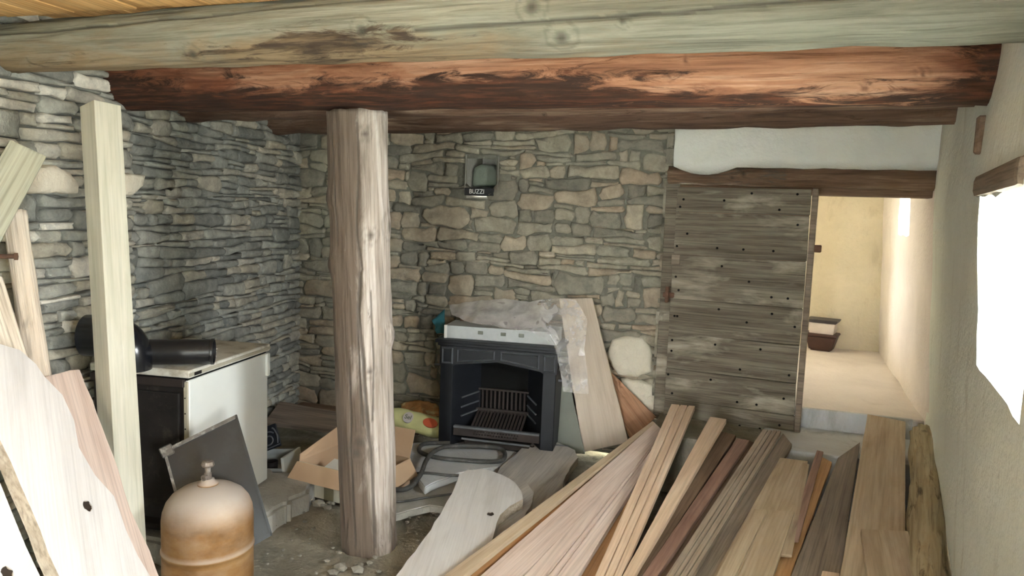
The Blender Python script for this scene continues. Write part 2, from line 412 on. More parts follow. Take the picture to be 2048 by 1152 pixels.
    # bedding / mortar behind and between the stones
    ns, nz = int((s1 - s0) / step), int((z1 - z0) / step); g = {}
    for i in range(ns + 1):
        for j in range(nz + 1):
            a, b = s0 + (s1 - s0) * i / ns, z0 + (z1 - z0) * j / nz
            v = bm.verts.new(P(a, b, back + .016 * mortar * noise.noise(V((a * 5, b * 7, seed))))); v[cl] = (0, 1, 0, 1); g[i, j] = v
    for i in range(ns):
        for j in range(nz):
            a, b = s0 + (s1 - s0) * (i + .5) / ns, z0 + (z1 - z0) * (j + .5) / nz
            if any(q[0] < a < q[1] and q[2] < b < q[3] for q in skip): continue
            bm.faces.new((g[i, j], g[i + 1, j], g[i + 1, j + 1], g[i, j + 1]))
    bmesh.ops.recalc_face_normals(bm, faces=bm.faces)
    return struct(link(name, bm, mat, smooth=True))

# left dry-stone wall: the far stretch, and a nearer pier standing a little proud of it
ld = V((-.14, 1, 0)).normalized(); lnr = V((ld.y, -ld.x, 0))
stone_wall('wall_left', (LW(0), 0, 0), ld, lnr, 2.6, 4.6, 0, 2.3, (.022, .054), (.06, .30), .0028, .020, 3, 'stone_l', back=-.016, mortar=.5, big=.07, split=.1, wob=.02)
stone_wall('wall_left_front', (LW(0) + .07, 0, 0), ld, lnr, .6, 2.72, 0, 2.3, (.028, .062), (.07, .32), .0028, .020, 11, 'stone_l', back=-.016, mortar=.5, big=.07, split=.12, wob=.015, tone=1.2)
# back wall of bigger rubble in mortar, with a small niche
NI = (-1.78, -1.555, 1.60, 1.865)
stone_wall('wall_back', (0, YB, 0), (1, 0, 0), (0, -1, 0), -3.1, -.45, 0, 2.3, (.03, .075), (.06, .34), .0022, .015, 21, 'stone_b', back=-.003, mortar=1.0, skip=[NI], big=.26, split=.22, wob=.04, bjit=.012)
bm = bmesh.new()
x0, x1, z0, z1 = NI
for f in (((x0, z0), (x1, z0)), ((x1, z0), (x1, z1)), ((x1, z1), (x0, z1)), ((x0, z1), (x0, z0))):
    (a, b), (c, d) = f
    bm.faces.new([bm.verts.new(p) for p in ((a, YB - .02, b), (c, YB - .02, d), (c, YB + .3, d), (a, YB + .3, b))])
bm.faces.new([bm.verts.new(p) for p in ((x0, YB + .3, z0), (x1, YB + .3, z0), (x1, YB + .3, z1), (x0, YB + .3, z1))])
struct(link('trim_1', bm, 'flag'))
# the rough jamb of the doorway, stones seen end on
stone_wall('wall_jamb', (-.475, YB + .012, 0), (0, 1, 0), (1, 0, 0), 0, .6, 0, 2.3, (.07, .13), (.15, .35), .005, .03, 33, 'stone_b', back=-.01, big=.1, split=.2)

def grid_wall(name, fn, us, vs, mat, hole=None, outer=None, amp=.01, seed=0):
    """plastered wall over breakpoints us x vs; hole = (u0,u1,v0,v1) index-free bounds; outer = (bounds, depth) of the splayed reveal"""
    bm = bmesh.new(); g = {}
    for i, u in enumerate(us):
        for j, v in enumerate(vs):
            n = noise.noise(V((u * 2.1, v * 2.1, seed))) + .5 * noise.noise(V((u * 6, v * 6, seed + 3)))
            du = dv = 0
            if hole and (abs(u - hole[0]) < 1e-4 or abs(u - hole[1]) < 1e-4): du = .018 * noise.noise(V((v * 11, u, 2)))
            if hole and (abs(v - hole[2]) < 1e-4 or abs(v - hole[3]) < 1e-4): dv = .018 * noise.noise(V((u * 11, v, 7)))
            g[i, j] = bm.verts.new(fn(u + du, v + dv, amp * n))
    inside = lambda u, v: hole and hole[0] - 1e-4 < u < hole[1] + 1e-4 and hole[2] - 1e-4 < v < hole[3] + 1e-4
    for i in range(len(us) - 1):
        for j in range(len(vs) - 1):
            if inside((us[i] + us[i + 1]) / 2, (vs[j] + vs[j + 1]) / 2): continue
            bm.faces.new((g[i, j], g[i + 1, j], g[i + 1, j + 1], g[i, j + 1]))
    if hole:
        I = [i for i, u in enumerate(us) if hole[0] - 1e-4 <= u <= hole[1] + 1e-4]; J = [j for j, v in enumerate(vs) if hole[2] - 1e-4 <= v <= hole[3] + 1e-4]
        loop = [(i, J[0]) for i in I] + [(I[-1], j) for j in J[1:]] + [(i, J[-1]) for i in I[-2::-1]] + [(I[0], j) for j in J[-2:0:-1]]
        ob, dp = outer; prev = [g[k] for k in loop]; L = len(loop)
        for st in (.35, .7, 1.0):
            cur = []
            for i, j in loop:
                fu = (us[i] - hole[0]) / (hole[1] - hole[0]); fv = (vs[j] - hole[2]) / (hole[3] - hole[2])
                tu, tv = ob[0] + fu * (ob[1] - ob[0]), ob[2] + fv * (ob[3] - ob[2])
                cur.append(bm.verts.new(fn(us[i] + (tu - us[i]) * st, vs[j] + (tv - vs[j]) * st, -dp * st + .012 * noise.noise(V((i * .7, j * .7, st * 3))))))
            for k in range(L): bm.faces.new((prev[k], prev[(k + 1) % L], cur[(k + 1) % L], cur[k]))
            if st == .35:
                for k in range(L):
                    e = bm.edges.get((g[loop[k]], g[loop[(k + 1) % L]]))
                    if e: e.smooth = False
            prev = cur
    bmesh.ops.recalc_face_normals(bm, faces=bm.faces)
    return struct(link(name, bm, mat, smooth=True))
def lin(*bps, step=.12):
    out = []
    for a, b in zip(bps, bps[1:]):
        n = max(1, round((b - a) / step)); out += [a + (b - a) * k / n for k in range(n)]
    return out + [bps[-1]]
rdir = V((.1405, 1, 0)).normalized(); rnr = V((-rdir.y, rdir.x, 0))
rw = lambda u, v, n: V((RW(u) + .05 * max(0, 1.6 - v), u, v)) + rnr * n
W1 = (1.80, 2.56, 1.085, 1.60); W1o = (1.9, 2.42, 1.16, 1.58)
W2 = (-.35, .45, .95, 1.62); W2o = (-.28, .38, 1.0, 1.6)
grid_wall('wall_right', rw, lin(1.1, W1[0], W1[1], 4.42, step=.09), lin(-.02, W1[2], W1[3], 2.3, step=.09), 'plaster', W1, (W1o, .42), .012, 1)
grid_wall('wall_right_front', rw, lin(-1.3, W2[0], W2[1], 1.1), lin(-.02, W2[2], W2[3], 2.3), 'plaster', W2, (W2o, .42), .012, 1)
# passage behind the doorway
PX = lambda y: RW(4.35) + .055 * (y - 4.35)
W3 = (5.22, 5.72, 1.44, 1.95)
grid_wall('wall_passage_right', lambda u, v, n: V((PX(u) + .05 * max(0, 1.6 - v) - n, u, v)), lin(4.22, W3[0], W3[1], 6.75), lin(0, W3[2], W3[3], 2.3), 'plaster_p', W3, ((5.36, 5.66, 1.47, 1.92), .4), .012, 5)
grid_wall('wall_passage_back', lambda u, v, n: V((u, 6.7 - n, v)), lin(-.7, 1.2), lin(0, 2.3), 'plaster_y', amp=.01, seed=8)
W4 = (5.6, 5.85, 1.1, 1.42)  # added window in the unseen passage wall, there to brighten the passage
grid_wall('wall_passage_left', lambda u, v, n: V((-.62 + n, u, v)), lin(4.6, W4[0], W4[1], 6.75), lin(0, W4[2], W4[3], 2.3), 'plaster_y', W4, (W4, .4), .01, 9)
struct(link('floor_passage', box((-.39, 4.42, 0), (1.25, 6.8, .45), .012, 2), 'plaster_p'))
struct(link('trim_6', box((-.39, 4.405, .335), (.93, 4.435, .452), .008, 2), 'concrete'))
struct(link('ceiling_passage', box((-.7, 4.47, 2.15), (1.3, 6.8, 2.25), 0), 'plaster_y'))
# plaster above the lintel
bm = bmesh.new(); nx, nz = 28, 10; g = {}
for i in range(nx + 1):
    for j in range(nz + 1):
        x = -.44 + 1.42 * i / nx; zb = 1.80 if i > 6 else 1.80 - .045 * math.sin(PI * i / 7)
        z = zb + (2.32 - zb) * j / nz
        g[i, j] = bm.verts.new((x - (.02 * noise.noise(V((z * 8, 3, 0))) if i == 0 else 0), 4.36 + .012 * noise.noise(V((x * 3, z * 3, 2))), z + (.008 * noise.noise(V((x * 9, 1, 1))) if j == 0 else 0)))
for i in range(nx):
    for j in range(nz): bm.faces.new((g[i, j], g[i + 1, j], g[i + 1, j + 1], g[i, j + 1]))
for i in range(nx):
    a, b = g[i, 0], g[i + 1, 0]; bm.faces.new((a, b, bm.verts.new(b.co + V((0, .45, 0))), bm.verts.new(a.co + V((0, .45, 0)))))
for j in range(nz):
    a, b = g[0, j], g[0, j + 1]; bm.faces.new((a, b, bm.verts.new(b.co + V((0, .45, 0))), bm.verts.new(a.co + V((0, .45, 0)))))
struct(link('wall_over_door', bm, 'plaster_w', smooth=True))
# steps up to the passage
struct(link('trim_2', box((.16, 3.93, 0), (RW(4.2) + .06, 4.47, .338), .014, 2), 'concrete'))
struct(link('trim_7', box((-.44, 3.96, 0), (.158, 4.47, .325), .02, 2), 'dirt'))
# floor
bm = bmesh.new(); n = 74; g = {}
for i in range(n + 1):
    for j in range(n + 1):
        x, y = -3.3 + 4.6 * i / n, -1.35 + 6.0 * j / n
        h = .02 * noise.noise(V((x * 1.6, y * 1.6, 0))) + .012 * noise.noise(V((x * 6, y * 6, 4))) + .006 * noise.noise(V((x * 17, y * 17, 9)))
        g[i, j] = bm.verts.new((x, y, h - .018))
for i in range(n):
    for j in range(n): bm.faces.new((g[i, j], g[i + 1, j], g[i + 1, j + 1], g[i, j + 1]))
struct(link('floor', bm, 'dirt', smooth=True))
# wall behind the viewer with an open doorway
bm = bmesh.new()
for a, b, c, d in ((-3.3, -.72, 0, 2.35), (-.45, 1.2, 0, 2.35), (-.72, -.45, 1.75, 2.35)): add_box(bm, (a, -1.75, c), (b, -1.25, d))
struct(link('wall_front', bm, 'plaster'))
# ceiling boards (run front to back, each a separate strip with a fine gap)
for nm, ya_, yb_, zc_ in (('ceiling', -1.6, 1.985, 2.122), ('ceiling_rear', 1.985, 4.8, 2.185)):
    bm = bmesh.new(); r = random.Random(5); x = -3.3
    while x < 1.4:
        w = r.uniform(.12, .17); add_box(bm, (ya_, -x - w + .004, zc_ + r.uniform(0, .006)), (yb_, -x, zc_ + .035)); x += w
    struct(link(nm, bm, 'ceil', mw=Matrix.Rotation(PI / 2, 4, 'Z')))
# earth / roof layer over the boards so that no daylight leaks in
struct(link('ceiling_fill', box((-3.6, -1.8, 2.225), (1.6, 7.0, 2.4), 0), 'dirt'))
# masonry mass behind the thin wall skins keeps the sky out
for nm, lo, hi in (('wall_mass_left', (-3.9, -1.6, -.1), (-3.22, 5.2, 2.4)), ('wall_mass_back', (-3.5, 4.85, -.1), (-.75, 5.3, 2.4)), ('wall_mass_passage', (-.8, 6.78, -.1), (1.6, 7.1, 2.4)), ('wall_mass_side', (-1.0, 4.9, -.1), (-.72, 5.3, 2.4)), ('wall_mass_front', (-3.9, -1.75, -.1), (-2.9, -.9, 2.4))):
    struct(link(nm, box(lo, hi, 0), 'flag'))
# lintel over the window
bm = box((0, -.02, 0), (.75, .14, .07), .02, 2)
for v in bm.verts: v.co += V((0, 0, .008 * noise.noise(v.co * 7)))
o = link('trim_3', bm, 'w_dgrey', mw=frame(V((RW(2.64), 2.64, 1.598)), -rdir, (0, 0, 1))); struct(o)
# dark wooden plug in the plaster above the window
struct(link('trim_4', box((-.02, -.014, -.06), (.02, .02, .06), .006, 1), 'w_brown', mw=frame(V((RW(2.7), 2.7, 1.80)), rdir, (0, 0, 1))))
# window frame of the seen window, set deep in the embrasure
def win_frame(name, fn, b, dp):
    t = []; u0, u1, v0, v1 = b; bm = bmesh.new()
    for a in ((u0, u0 + .04, v0, v1), (u1 - .04, u1, v0, v1), (u0, u1, v0, v0 + .04), (u0, u1, v1 - .04, v1)):
        c = [fn(a[p], a[q], -dp - e) for e in (0, .045) for p, q in ((0, 2), (1, 2), (1, 3), (0, 3))]
        vs = [bm.verts.new(p) for p in c]
        for f in ((0, 1, 2, 3), (7, 6, 5, 4), (0, 4, 5, 1), (1, 5, 6, 2), (2, 6, 7, 3), (3, 7, 4, 0)): bm.faces.new([vs[k] for k in f])
    bmesh.ops.recalc_face_normals(bm, faces=bm.faces); struct(link(name, bm, 'timber'))
win_frame('window_1', rw, W1o, .40); win_frame('window_2', rw, W2o, .40)

# ------------------------------------------------------------------ logs
def log(name, p0, p1, r0, r1, mat, seed=0, seg=56, step=.02, knots=(), cracks=(), stain=None, rough=.008, bend=0.0, parent=None, bark=None, lump=.02, up=(0, 0, 1)):
    p0, p1 = V(p0), V(p1); L = (p1 - p0).length; mw = frame(p0, p1 - p0, up)
    bm = bmesh.new(); wl = bm.verts.layers.float_color.new('wear_shade'); n = max(4, int(L / step)); rings = []
    for i in range(n + 1):
        x = L * i / n; rg = []; R0 = r0 + (r1 - r0) * i / n
        for k in range(seg):
            a = 2 * PI * k / seg; ca, sa = math.cos(a), math.sin(a)
            q = V((x * 1.1, ca * .8, sa * .8 + seed * 3.7))
            R = R0 * (1 + lump * noise.noise(q * 1.7) * 2) + rough * noise.noise(V((x * 5, ca * 4, sa * 4 + seed)))
            kd = 0.0
            for ks, ka, kr, kh in knots:
                da = (a - ka + PI) % (2 * PI) - PI; d = math.hypot((x - ks) , da * R0) / kr
                if d < 2.5:
                    R += kh * math.exp(-d * d * 1.3)
                    if d < .55: kd = max(kd, 1 - d / .7)
                    elif .95 < d < 1.2: kd = max(kd, .25)
            for cr in cracks:
                for (s_a, a_a), (s_b, a_b) in zip(cr[1:], cr[2:]):
                    if s_a <= x <= s_b:
                        t = (x - s_a) / (s_b - s_a + 1e-9); ac = a_a + (a_b - a_a) * t + .03 * noise.noise(V((x * 9, seed, a_a)))
                        da = abs((a - ac + PI) % (2 * PI) - PI) * R0
                        if da < cr[0]: R -= .008 * (1 - da / cr[0]); kd = max(kd, .95 * (1 - da / cr[0] * .6))
            st = stain(x / L, a) if stain else 0.0; bk = bark(x / L, a) if bark else 0.0
            b = bend * math.sin(PI * i / n)
            v = bm.verts.new((x, ca * R, sa * R + b)); v[wl] = (min(1, kd), max(0, st), max(0, bk), 1); rg.append(v)
        rings.append(rg)
    for i in range(n):
        for k in range(seg): bm.faces.new((rings[i][k], rings[i][(k + 1) % seg], rings[i + 1][(k + 1) % seg], rings[i + 1][k]))
    for rg, e, s in ((rings[0], -1, -1), (rings[-1], 1, 1)):
        c = V((0, 0, 0))
        for v in rg: v.co.x += .006 * noise.noise(v.co * 30) ; c += v.co
        c /= seg; cv = bm.verts.new(c + V((e * .004, 0, 0))); cv[wl] = (0, .2, 0, 1)
        for k in range(seg): bm.faces.new((rg[k], rg[(k + 1) % seg], cv) if s > 0 else (rg[(k + 1) % seg], rg[k], cv))
    bmesh.ops.recalc_face_normals(bm, faces=bm.faces)
    o = link(name, bm, mat, parent, smooth=True)
    if parent is None: o.matrix_world = mw
    return o
# on a log laid along +X: local Y points to +Y world (away), Z up; angle of the side facing the room camera is pi, its underside -pi/2
def ss(x, a, b):
    x = max(0, min(1, (x - a) / (b - a))); return x * x * (3 - 2 * x)
def bell(x, c, w): return math.exp(-((x - c) / w) ** 2)
def seg_s(px, py, y, x0): return at(px, py, y=y).x - x0
k1 = []
for px, py, rr, hh in ((722, 58, .036, .006), (1065, 15, .04, .006), (1120, 70, .042, .008), (370, 103, .032, .004), (1245, 42, .02, .003)):
    p = at(px, py, y=1.95); k1.append((p.x + 2.85, PI - math.asin(max(-1, min(1, (p.z - 2.05) / .108))), rr, hh))
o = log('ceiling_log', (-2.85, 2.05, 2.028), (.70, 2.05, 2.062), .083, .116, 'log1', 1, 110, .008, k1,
        cracks=[(.006, (.1, 2.8), (.8, 2.75), (1.3, 2.6), (1.9, 2.55)), (.006, (1.9, 3.55), (2.6, 3.45)), (.005, (2.5, 3.5), (3.4, 3.2))],
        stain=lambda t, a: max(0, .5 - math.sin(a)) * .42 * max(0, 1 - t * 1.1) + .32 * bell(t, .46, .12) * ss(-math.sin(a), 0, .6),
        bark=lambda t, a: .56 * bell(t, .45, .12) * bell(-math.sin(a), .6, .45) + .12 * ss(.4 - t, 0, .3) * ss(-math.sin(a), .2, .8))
tag(o, 'pale grey log just under the ceiling boards, nearest and topmost of the logs', 'log', 'ceiling logs')
bm = tube([at(1110, -4, y=2.06), at(1111, 20, y=2.065), at(1112, 46, y=2.07)], [.004, .005, .0015], 6)
mwi = o.matrix_world.inverted()
for v in bm.verts: v.co = mwi @ v.co
link('cobweb_strand', bm, 'paper', o, True)['label'] = 'short white strand hanging on the log'
k2 = []
for px, py, rr, hh in ((1370, 118, .014, .005), (1335, 152, .016, .006), (1850, 145, .018, .006), (1735, 172, .02, .006), (1055, 190, .04, .010), (560, 185, .03, .004)):
    p = at(px, py, y=2.52); k2.append((p.x + 2.86, PI - math.asin(max(-1, min(1, (p.z - 2.03) / .145))), rr, hh))
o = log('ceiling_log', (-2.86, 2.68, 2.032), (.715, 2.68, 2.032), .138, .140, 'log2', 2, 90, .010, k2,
        stain=lambda t, a: .55 * max(0, 1 - t * 1.7) + .25 * ss(-math.sin(a), .35, .8) * ss(.9 - t, 0, .1) + .8 * max(0, t - .93) * 12,  # darker towards the left: bark residue with shade mixed into the colour
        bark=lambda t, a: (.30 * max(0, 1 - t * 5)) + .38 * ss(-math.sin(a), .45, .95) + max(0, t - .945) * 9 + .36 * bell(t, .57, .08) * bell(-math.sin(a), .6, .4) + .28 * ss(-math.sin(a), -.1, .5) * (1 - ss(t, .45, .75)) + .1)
tag(o, 'reddish brown half-barked log resting on the round post', 'log', 'ceiling logs')
o = log('ceiling_log', (-2.93, 3.22, 2.03), (.74, 2.95, 2.03), .112, .105, 'log3', 3, 48, .025, stain=lambda t, a: .25 * (1 - t), bark=lambda t, a: .12, rough=.014)
tag(o, 'dark log with flaking bark seen just under the reddish log', 'log', 'ceiling logs')
o = log('ceiling_log', (-3.06, 4.14, 2.07), (.86, 3.70, 2.07), .117, .112, 'log3', 4, 48, .025, stain=lambda t, a: .2 * (1 - t), bark=lambda t, a: .10 - .2 * (.25 < t < .6), rough=.014)
tag(o, 'farthest dark ceiling log, its underside touching the top of the rubble back wall', 'log', 'ceiling logs')
# round post: X local runs upwards; 'front' of it faces the camera
pb = V((-1.535, 2.83, -.03)); pt = V((-1.585, 2.75, 1.893))
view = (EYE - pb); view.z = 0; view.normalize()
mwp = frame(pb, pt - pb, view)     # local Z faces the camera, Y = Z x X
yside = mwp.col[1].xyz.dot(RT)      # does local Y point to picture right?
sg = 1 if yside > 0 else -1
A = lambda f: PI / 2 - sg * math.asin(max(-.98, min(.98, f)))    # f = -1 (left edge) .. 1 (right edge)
hz = lambda py: max(0, min(1.92, (1112 - py) / 890 * 1.92))
kp = [(hz(655), A(.95), .05, .018), (hz(515), A(-.97), .045, .014), (hz(385), A(-.97), .05, .012), (hz(455), A(.35), .035, .006), (hz(860), A(-.15), .045, .014), (hz(885), A(-.3), .04, .010), (hz(440), A(.97), .06, .008), (hz(265), A(.25), .03, .005), (hz(720), A(.2), .03, .004)]
S = lambda pts: sorted(((hz(y), A(f)) for y, f in pts), key=lambda q: q[0])
crk = [(.0085, *S([(1090, .25), (1000, .2), (930, .2), (880, .2), (850, .12), (800, .05), (700, .0), (600, -.1), (520, 0)])),
       (.0055, *S([(830, -.08), (780, -.12), (700, -.15), (560, -.12)])), (.0045, *S([(820, .25), (700, .35), (560, .32)])),
       (.005, *S([(520, .05), (450, -.1), (350, .0), (240, .02)])), (.0065, *S([(480, -.75), (380, -.8), (260, -.82)])), (.005, *S([(1080, -.45), (900, -.5), (700, -.5)]))]
stain_shade = lambda t, a: .55 * ss(-math.cos(a) * sg, -.25, .25) + .40 * ss(.2 - t, 0, .16) + .18 * ss(t, .6, .9) + .2 * bell(t, .33, .05) * ss(-math.cos(a) * sg, -.5, 0)  # picture-left half darkened as shade away from the window; foot stained brown
o = log('round_post', pb, pt, .124, .1235, 'post', 9, 200, .014, kp, crk, stain=stain_shade, rough=.006, lump=.012, up=view, bark=lambda t, a: .25 * max(0, .12 - t) * 8)
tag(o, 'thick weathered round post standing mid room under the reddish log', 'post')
# lintel log of the doorway
o = log('door_lintel', (-.47, 4.43, 1.752), (1.0, 4.43, 1.772), .048, .076, 'lintel', 12, 40, .02, [(.42, PI - .1, .03, .012), (.36, 3.4, .02, .008)], stain=lambda t, a: 0, bark=lambda t, a: .25 * (t < .45) + .9 * max(0, t - .86), rough=.016)
tag(o, 'knotty brown log lintel set over the doorway under the white plaster', 'lintel')
struct(link('trim_8', box((-.478, 4.425, .28), (-.40, 4.53, 1.76), .008, 2), 'door'))  # added post, blocks passage light in the gap beside the door
struct(link('trim_5', box((-.44, 4.45, 1.66), (1.0, 4.60, 1.705), .006), 'w_brown'))

# ------------------------------------------------------------------ stones set in walls
def rock(name, pts, p, n, depth, mat, seed, parent=None):
    """flat-faced stone: outline given as room points lying on plane p,n"""
    n = V(n).normalized(); c = sum((V(q) for q in pts), V()) / len(pts); x = V((0, 0, 1)).cross(n).normalized(); y = n.cross(x)
    loc = [((V(q) - c).dot(x), (V(q) - c).dot(y)) for q in pts]; loc = densify(loc, .03, .004, seed)
    bm = bmesh.new(); rings = []
    for sc, h in ((1.0, -depth), (1.0, -.02), (.96, 0), (.86, .012), (.55, .018)):
        rings.append([bm.verts.new((u * sc, v * sc, h + .005 * noise.noise(V((u * 9, v * 9, seed))))) for u, v in loc])
    k = len(loc)
    for i in range(4):
        for j in range(k): bm.faces.new((rings[i][j], rings[i][(j + 1) % k], rings[i + 1][(j + 1) % k], rings[i + 1][j]))
    bm.faces.new(rings[-1]); bm.faces.new(rings[0][::-1]); bmesh.ops.recalc_face_normals(bm, faces=bm.faces)
    mm = Matrix((x, y, n)).transposed().to_4x4(); mm.translation = c
    return link(name, bm, mat, parent, smooth=True, mw=mm)
lp = lambda a, b, off=.11: hit(a, b, V((LW(0) + off, 0, 0)), lnr)
o = rock('lintel_stone', [lp(*q) for q in ((38, 352), (60, 335), (110, 330), (140, 345), (160, 372), (158, 388), (40, 386))], 0, lnr, .2, 'white_stone', 3); struct(o); o['label'] = 'big pale stone block in the left wall'
o = rock('lintel_stone', [lp(*q) for q in ((235, 345), (262, 346), (290, 350), (285, 372), (262, 392), (236, 390))], 0, lnr, .2, 'white_stone', 4); struct(o)
bp = lambda a, b, y=YB - .03: at(a, b, y=y)
for i, (pl, sd) in enumerate((([(1222, 680), (1250, 672), (1285, 676), (1302, 700), (1304, 745), (1275, 755), (1235, 750), (1212, 715)], 5), ([(1240, 758), (1275, 760), (1306, 770), (1318, 800), (1312, 840), (1280, 838), (1255, 800)], 6))):
    struct(rock('wall_whitewashed_stone', [bp(*q) for q in pl], 0, (0, -1, 0), .06, 'white_stone', sd))
# niche: upright greenish stone and the lettered black box before it
o = rock('niche_stone', [at(*q, y=YB + .1) for q in ((944, 372), (948, 335), (962, 328), (984, 329), (994, 345), (996, 372))], 0, (0, -1, 0), .12, 'niche', 8)
tag(o, 'smooth grey-green upright stone standing inside the wall niche', 'stone')
nb = at(960, 393, y=YB + .005)
t = thing('small_box', 'flat black box with white lettering at the front of the wall niche', 'box', (nb.x, YB + .012, NI[2]))
w = (at(990, 385, y=YB).x - at(931, 385, y=YB).x)
link('carton', box((-w / 2, -.03, 0), (w / 2, .05, .050), .003), 'black_box', t)
def text(name, body, size, mat, parent, loc, rot, ext=.0006):
    cu = bpy.data.curves.new(name, 'FONT'); cu.body = body; cu.size = size; cu.extrude = ext; cu.align_x = 'CENTER'; cu.align_y = 'CENTER'
    tmp = bpy.data.objects.new(name + '_outline', cu); C.objects.link(tmp)
    bpy.context.view_layer.update(); dg = bpy.context.evaluated_depsgraph_get(); me = bpy.data.meshes.new_from_object(tmp.evaluated_get(dg)); me.materials.clear(); me.materials.append(M[mat])
    bpy.data.objects.remove(tmp); o = bpy.data.objects.new(name, me); C.objects.link(o); o.parent = parent; o.location = loc; o.rotation_euler = rot; return o
tx = text('lettering', 'BUZZI', .040, 'white_ink', t, (-.015, -.0312, .026), (PI / 2, 0, 0)); tx.scale = (.95, 1.05, 1); tx['label'] = 'white lettering'
bpy.context.view_layer.update()

# ------------------------------------------------------------------ door
dl, dr_ = V((-.415, 4.405, .30)), V((.352, 4.315, .30))
dv = dr_ - dl; dw = dv.length
t = thing('plank_door', 'old weathered door of wide horizontal boards studded with nails, standing in the doorway', 'door', mw=frame(dl, dv, (0, 0, 1)))
bz = [.0, .148, .305, .482, .690, .890, 1.095, 1.375]
bz = [0, .125, .31, .525, .73, .99, 1.24, 1.385]
r = random.Random(31)
for i in range(len(bz) - 1):
    L = densify([(.004 + r.uniform(0, .008), bz[i] + .001), (dw - .03 - r.uniform(0, .01), bz[i] + .003), (dw - .03 - r.uniform(0, .01), bz[i + 1] - .001), (.004 + r.uniform(0, .008), bz[i + 1] - .001)], .06, .0008, i)
    bm = prism(L, .028, bev=.003)
    for v in bm.verts: v.co = V((v.co.x, -v.co.z - .028, v.co.y))
    bmesh.ops.recalc_face_normals(bm, faces=bm.faces)
    b = link('board', bm, 'door', t)
    for k in range(6):
        xx = (.05, .06, .28, .42, .55, .68)[k] + r.uniform(-.03, .03)
        if xx > dw - .05: continue
        zz = bz[i] + (bz[i + 1] - bz[i]) * r.choice((.2, .8, .5))
        link('nail', lathe([(.0, .004), (.004, .0035), (.007, .001), (.007, -.002)], 8, off=(xx, zz, 0)), 'soot', b).matrix_local = Matrix(((1, 0, 0, 0), (0, 0, -1, -.0285), (0, 1, 0, 0), (0, 0, 0, 1)))
link('edge_board', box((dw - .032, -.035, -.01), (dw, .012, 1.39), .004), 'w_dgrey', t)
link('added_backing', box((.02, .0005, .01), (dw - .04, .004, 1.375), 0), 'w_brown', t)  # added sheet, keeps passage light from showing between the boards
for zz in (.12, .62, 1.15): link('back_batten', box((.03, .005, zz), (dw - .04, .028, zz + .09), .004), 'w_brown', t)
bm = box((-.035, -.05, .735), (.03, -.028, .765), .004); add_box(bm, (-.02, -.06, .705), (.0, -.028, .80), .004)
link('latch', bm, 'rust', t)['label'] = 'rusty latch'
link('keeper', box((dw - .005, -.03, 1.045), (dw + .035, .0, 1.085), .004), 'rust', t)['label'] = 'small rusty keeper'
bm = box((.0, -.034, .93), (.05, -.028, .99), .002); link('patch_block', bm, 'w_dgrey', t)
# ------------------------------------------------------------------ tub in the passage
p = at(1650, 704, z=.45)
t = thing('storage_tub', 'brown and frosted tub with dark lid on the passage floor', 'tub', (p.x - .02, p.y + .1, .45), -.25)
def frustum(w0, d0, w1, d1, z0, z1, bev=.004):
    bm = box((-.5, -.5, 0), (.5, .5, 1), 0)
    for v in bm.verts:
        q = v.co.z; v.co = V((v.co.x * (w0 + (w1 - w0) * q), v.co.y * (d0 + (d1 - d0) * q), z0 + (z1 - z0) * q))
    bmesh.ops.bevel(bm, geom=bm.edges[:], offset=bev, segments=2, affect='EDGES'); return bm
link('base', frustum(.17, .15, .24, .2, 0, .13, .012), 'brown_pl', t); link('rim', frustum(.25, .21, .25, .21, .125, .145), 'brown_pl', t)
link('clear_body', frustum(.19, .16, .2, .17, .145, .235), 'frost', t); link('lid', frustum(.22, .19, .25, .21, .235, .262), 'dark_lid', t)

# ------------------------------------------------------------------ fireplace
fl, frr = at(880, 690, y=4.02), at(1116, 700, y=4.08)
mid = (fl + frr) / 2; FWID = (frr - fl).length
fdir = (frr - fl); fdir.z = 0
mwf = frame(V((mid.x, mid.y, .075)), fdir, (0, 0, 1))
t = thing('cast_iron_fireplace', 'black cast-iron fireplace insert with grate against the rubble wall', 'fireplace', mw=mwf)
H = .655; hw = FWID / 2
bm = box((-hw - .02, -.035, H - .022), (hw + .02, .34, H), .005, 2); add_box(bm, (-hw - .008, -.02, H - .04), (hw + .008, .33, H - .02), .004)
link('top_shelf', bm, 'iron', t)
